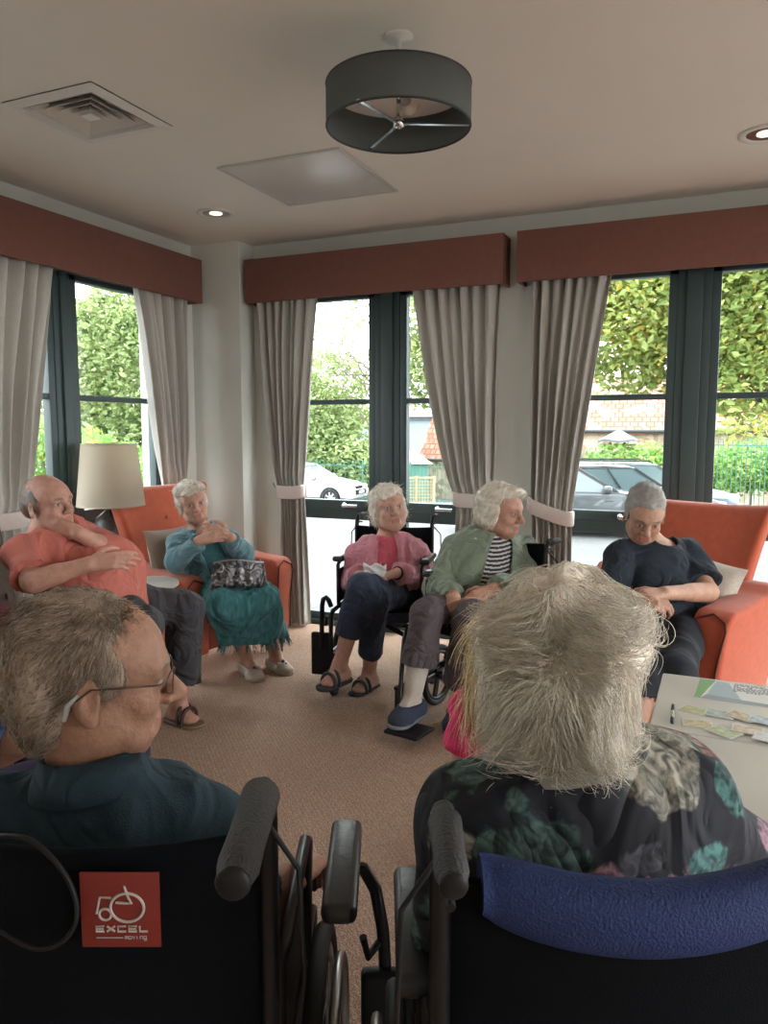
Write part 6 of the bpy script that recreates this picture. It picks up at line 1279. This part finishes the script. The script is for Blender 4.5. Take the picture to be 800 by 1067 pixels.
ml_ = N.new('ShaderNodeMixRGB'); ml_.blend_type = 'MULTIPLY'; ml_.inputs[0].default_value = 1; L.new(kind.outputs[0], ml_.inputs[1]); L.new(sh_.outputs[0], ml_.inputs[2])
msk = ramp(N, [(.50, (1, 1, 1)), (.56, (0, 0, 0))]); L.new(vo.outputs['Distance'], msk.inputs[0]); fm_ = N.new('ShaderNodeMixRGB'); fm_.inputs[1].default_value = (.008, .010, .018, 1); L.new(msk.outputs[0], fm_.inputs[0]); L.new(ml_.outputs[0], fm_.inputs[2]); L.new(fm_.outputs[0], B.inputs['Base Color']); B.inputs['Roughness'].default_value = .8
tp = [J[q] for q in ('pelvis', 'neck', 'shL', 'shR', 'elL', 'elR', 'wrL', 'wrR')]
F = top_garment(J, tp, res=.005, g=.022, sleeves=(1.6, 1.6), neck_r=.058, neck_drop=.0, loose=.02, hang=1, fat=.02, neck_start=.015, yoke=(.17, .085, .06, .01)); finish(F, 'blouse', fl, P8, fold=.010, freq=18, seed=71)
R = J['R']; n0 = v3(J['neck']); vs = []; fs = []
for i in range(n_+1):
    a = 2*PI*i/n_; dx, dy = math.cos(a), math.sin(a)
    for (rr, hh) in ((.066, -.02), (.063, .028), (.067, .034), (.075, .0)): vs.append(n0+R[:, 0]*dx*rr*s+R[:, 1]*dy*rr*s+R[:, 2]*(hh+.012*(-dy))*s)
for i in range(n_):
    for j in range(3): q = i*4+j; fs.append((q, q+4, q+5, q+1))
o = MB().add(vs, fs, True).build('collar', mat('cream_collar', (.55, .50, .42), .85), P8); o.modifiers.new('s', 'SOLIDIFY').thickness = .004
trousers(J, mat('black_trousers', (.015, .015, .02), .85), P8, f1=1.9)
for q in 'LR': shoe(J['an'+q], J['toe'+q], s, blk, MATS['dark_sole'], P8)

# soft creases in the cloth
def crease(m, scale, dist, strength=.7):
    nt = m.node_tree; N = nt.nodes; L = nt.links; B = N['Principled BSDF']; tc = N.new('ShaderNodeTexCoord'); n = N.new('ShaderNodeTexNoise'); n.inputs['Scale'].default_value = scale; n.inputs['Detail'].default_value = 2; n.inputs['Distortion'].default_value = 1.2
    a = N.new('ShaderNodeMath'); a.operation = 'SUBTRACT'; a.inputs[1].default_value = .5; b = N.new('ShaderNodeMath'); b.operation = 'ABSOLUTE'; bp = N.new('ShaderNodeBump'); bp.inputs['Strength'].default_value = strength; bp.inputs['Distance'].default_value = dist
    L.new(tc.outputs['Object'], n.inputs[0]); L.new(n.outputs[0], a.inputs[0]); L.new(a.outputs[0], b.inputs[0]); L.new(b.outputs[0], bp.inputs['Height'])
    if B.inputs['Normal'].is_linked: L.new(B.inputs['Normal'].links[0].from_socket, bp.inputs['Normal'])
    L.new(bp.outputs[0], B.inputs['Normal'])
for nm, sc in (('pink_cardigan', 9), ('teal_cardigan', 9), ('sage_cardigan', 8), ('coral_tshirt', 7), ('navy_tshirt', 7), ('dark_teal_polo', 7), ('floral_blouse', 7), ('navy_trousers', 8), ('mauve_grey_trousers', 8), ('charcoal_trousers', 7), ('pink_top', 10), ('hot_pink_top', 9), ('blue_shirt', 9)): crease(MATS[nm], sc, .06)
# ================================================================ LIGHT
wd = bpy.data.worlds.new('sky'); scene.world = wd; wd.use_nodes = True; N = wd.node_tree.nodes; L = wd.node_tree.links
bg = N['Background']; tc = N.new('ShaderNodeTexCoord'); sx = N.new('ShaderNodeSeparateXYZ'); L.new(tc.outputs['Generated'], sx.inputs[0])
cr = ramp(N, [(.0, (.25, .25, .24)), (.48, (.9, .92, .92)), (.62, (.96, .98, 1.0)), (1, (.80, .90, 1.0))]); mr = N.new('ShaderNodeMapRange'); mr.inputs[1].default_value = -1; L.new(sx.outputs['Z'], mr.inputs[0]); L.new(mr.outputs[0], cr.inputs[0])
L.new(cr.outputs[0], bg.inputs[0]); bg.inputs[1].default_value = 1.0
SKY = 4.0; bg.inputs[1].default_value = SKY
sd = bpy.data.lights.new('sun', 'SUN'); sd.energy = 1.0; sd.angle = math.radians(25); sd.color = (1, .96, .9); so = bpy.data.objects.new('sun', sd); COL.objects.link(so)
so.rotation_euler = (math.radians(32), 0, math.radians(150))
def portal(c, w, h, rot):
    d = bpy.data.lights.new('window_portal', 'AREA'); d.shape = 'RECTANGLE'; d.size = w; d.size_y = h; d.cycles.is_portal = True
    o = bpy.data.objects.new('window_portal', d); COL.objects.link(o); o.location = c; o.rotation_euler = rot
for (a, b) in (MIDW, RGTW, RG2): portal(((a+b)/2, WY+.3, 1.23), b-a, 2.45, (math.radians(-90), 0, 0))
for (a, b) in (LFTW, LF2): portal((WX-.3, (a+b)/2, 1.23), b-a, 2.45, (math.radians(90), 0, math.radians(-90)))
portal((XR+.3, 1.8, 1.25), 5.6, 2.4, (math.radians(90), 0, math.radians(90)))  # portal at the opening added in the right wall
scene.view_settings.view_transform = 'Standard'; scene.view_settings.look = 'None'; scene.view_settings.gamma = 1; scene.view_settings.use_curve_mapping = False
scene.view_settings.exposure = 1.3
cy = scene.cycles; cy.use_denoising = True; cy.max_bounces = 8; cy.diffuse_bounces = 5; cy.glossy_bounces = 3; cy.transparent_max_bounces = 12; cy.sample_clamp_indirect = 8
cy.caustics_reflective = False; cy.caustics_refractive = False
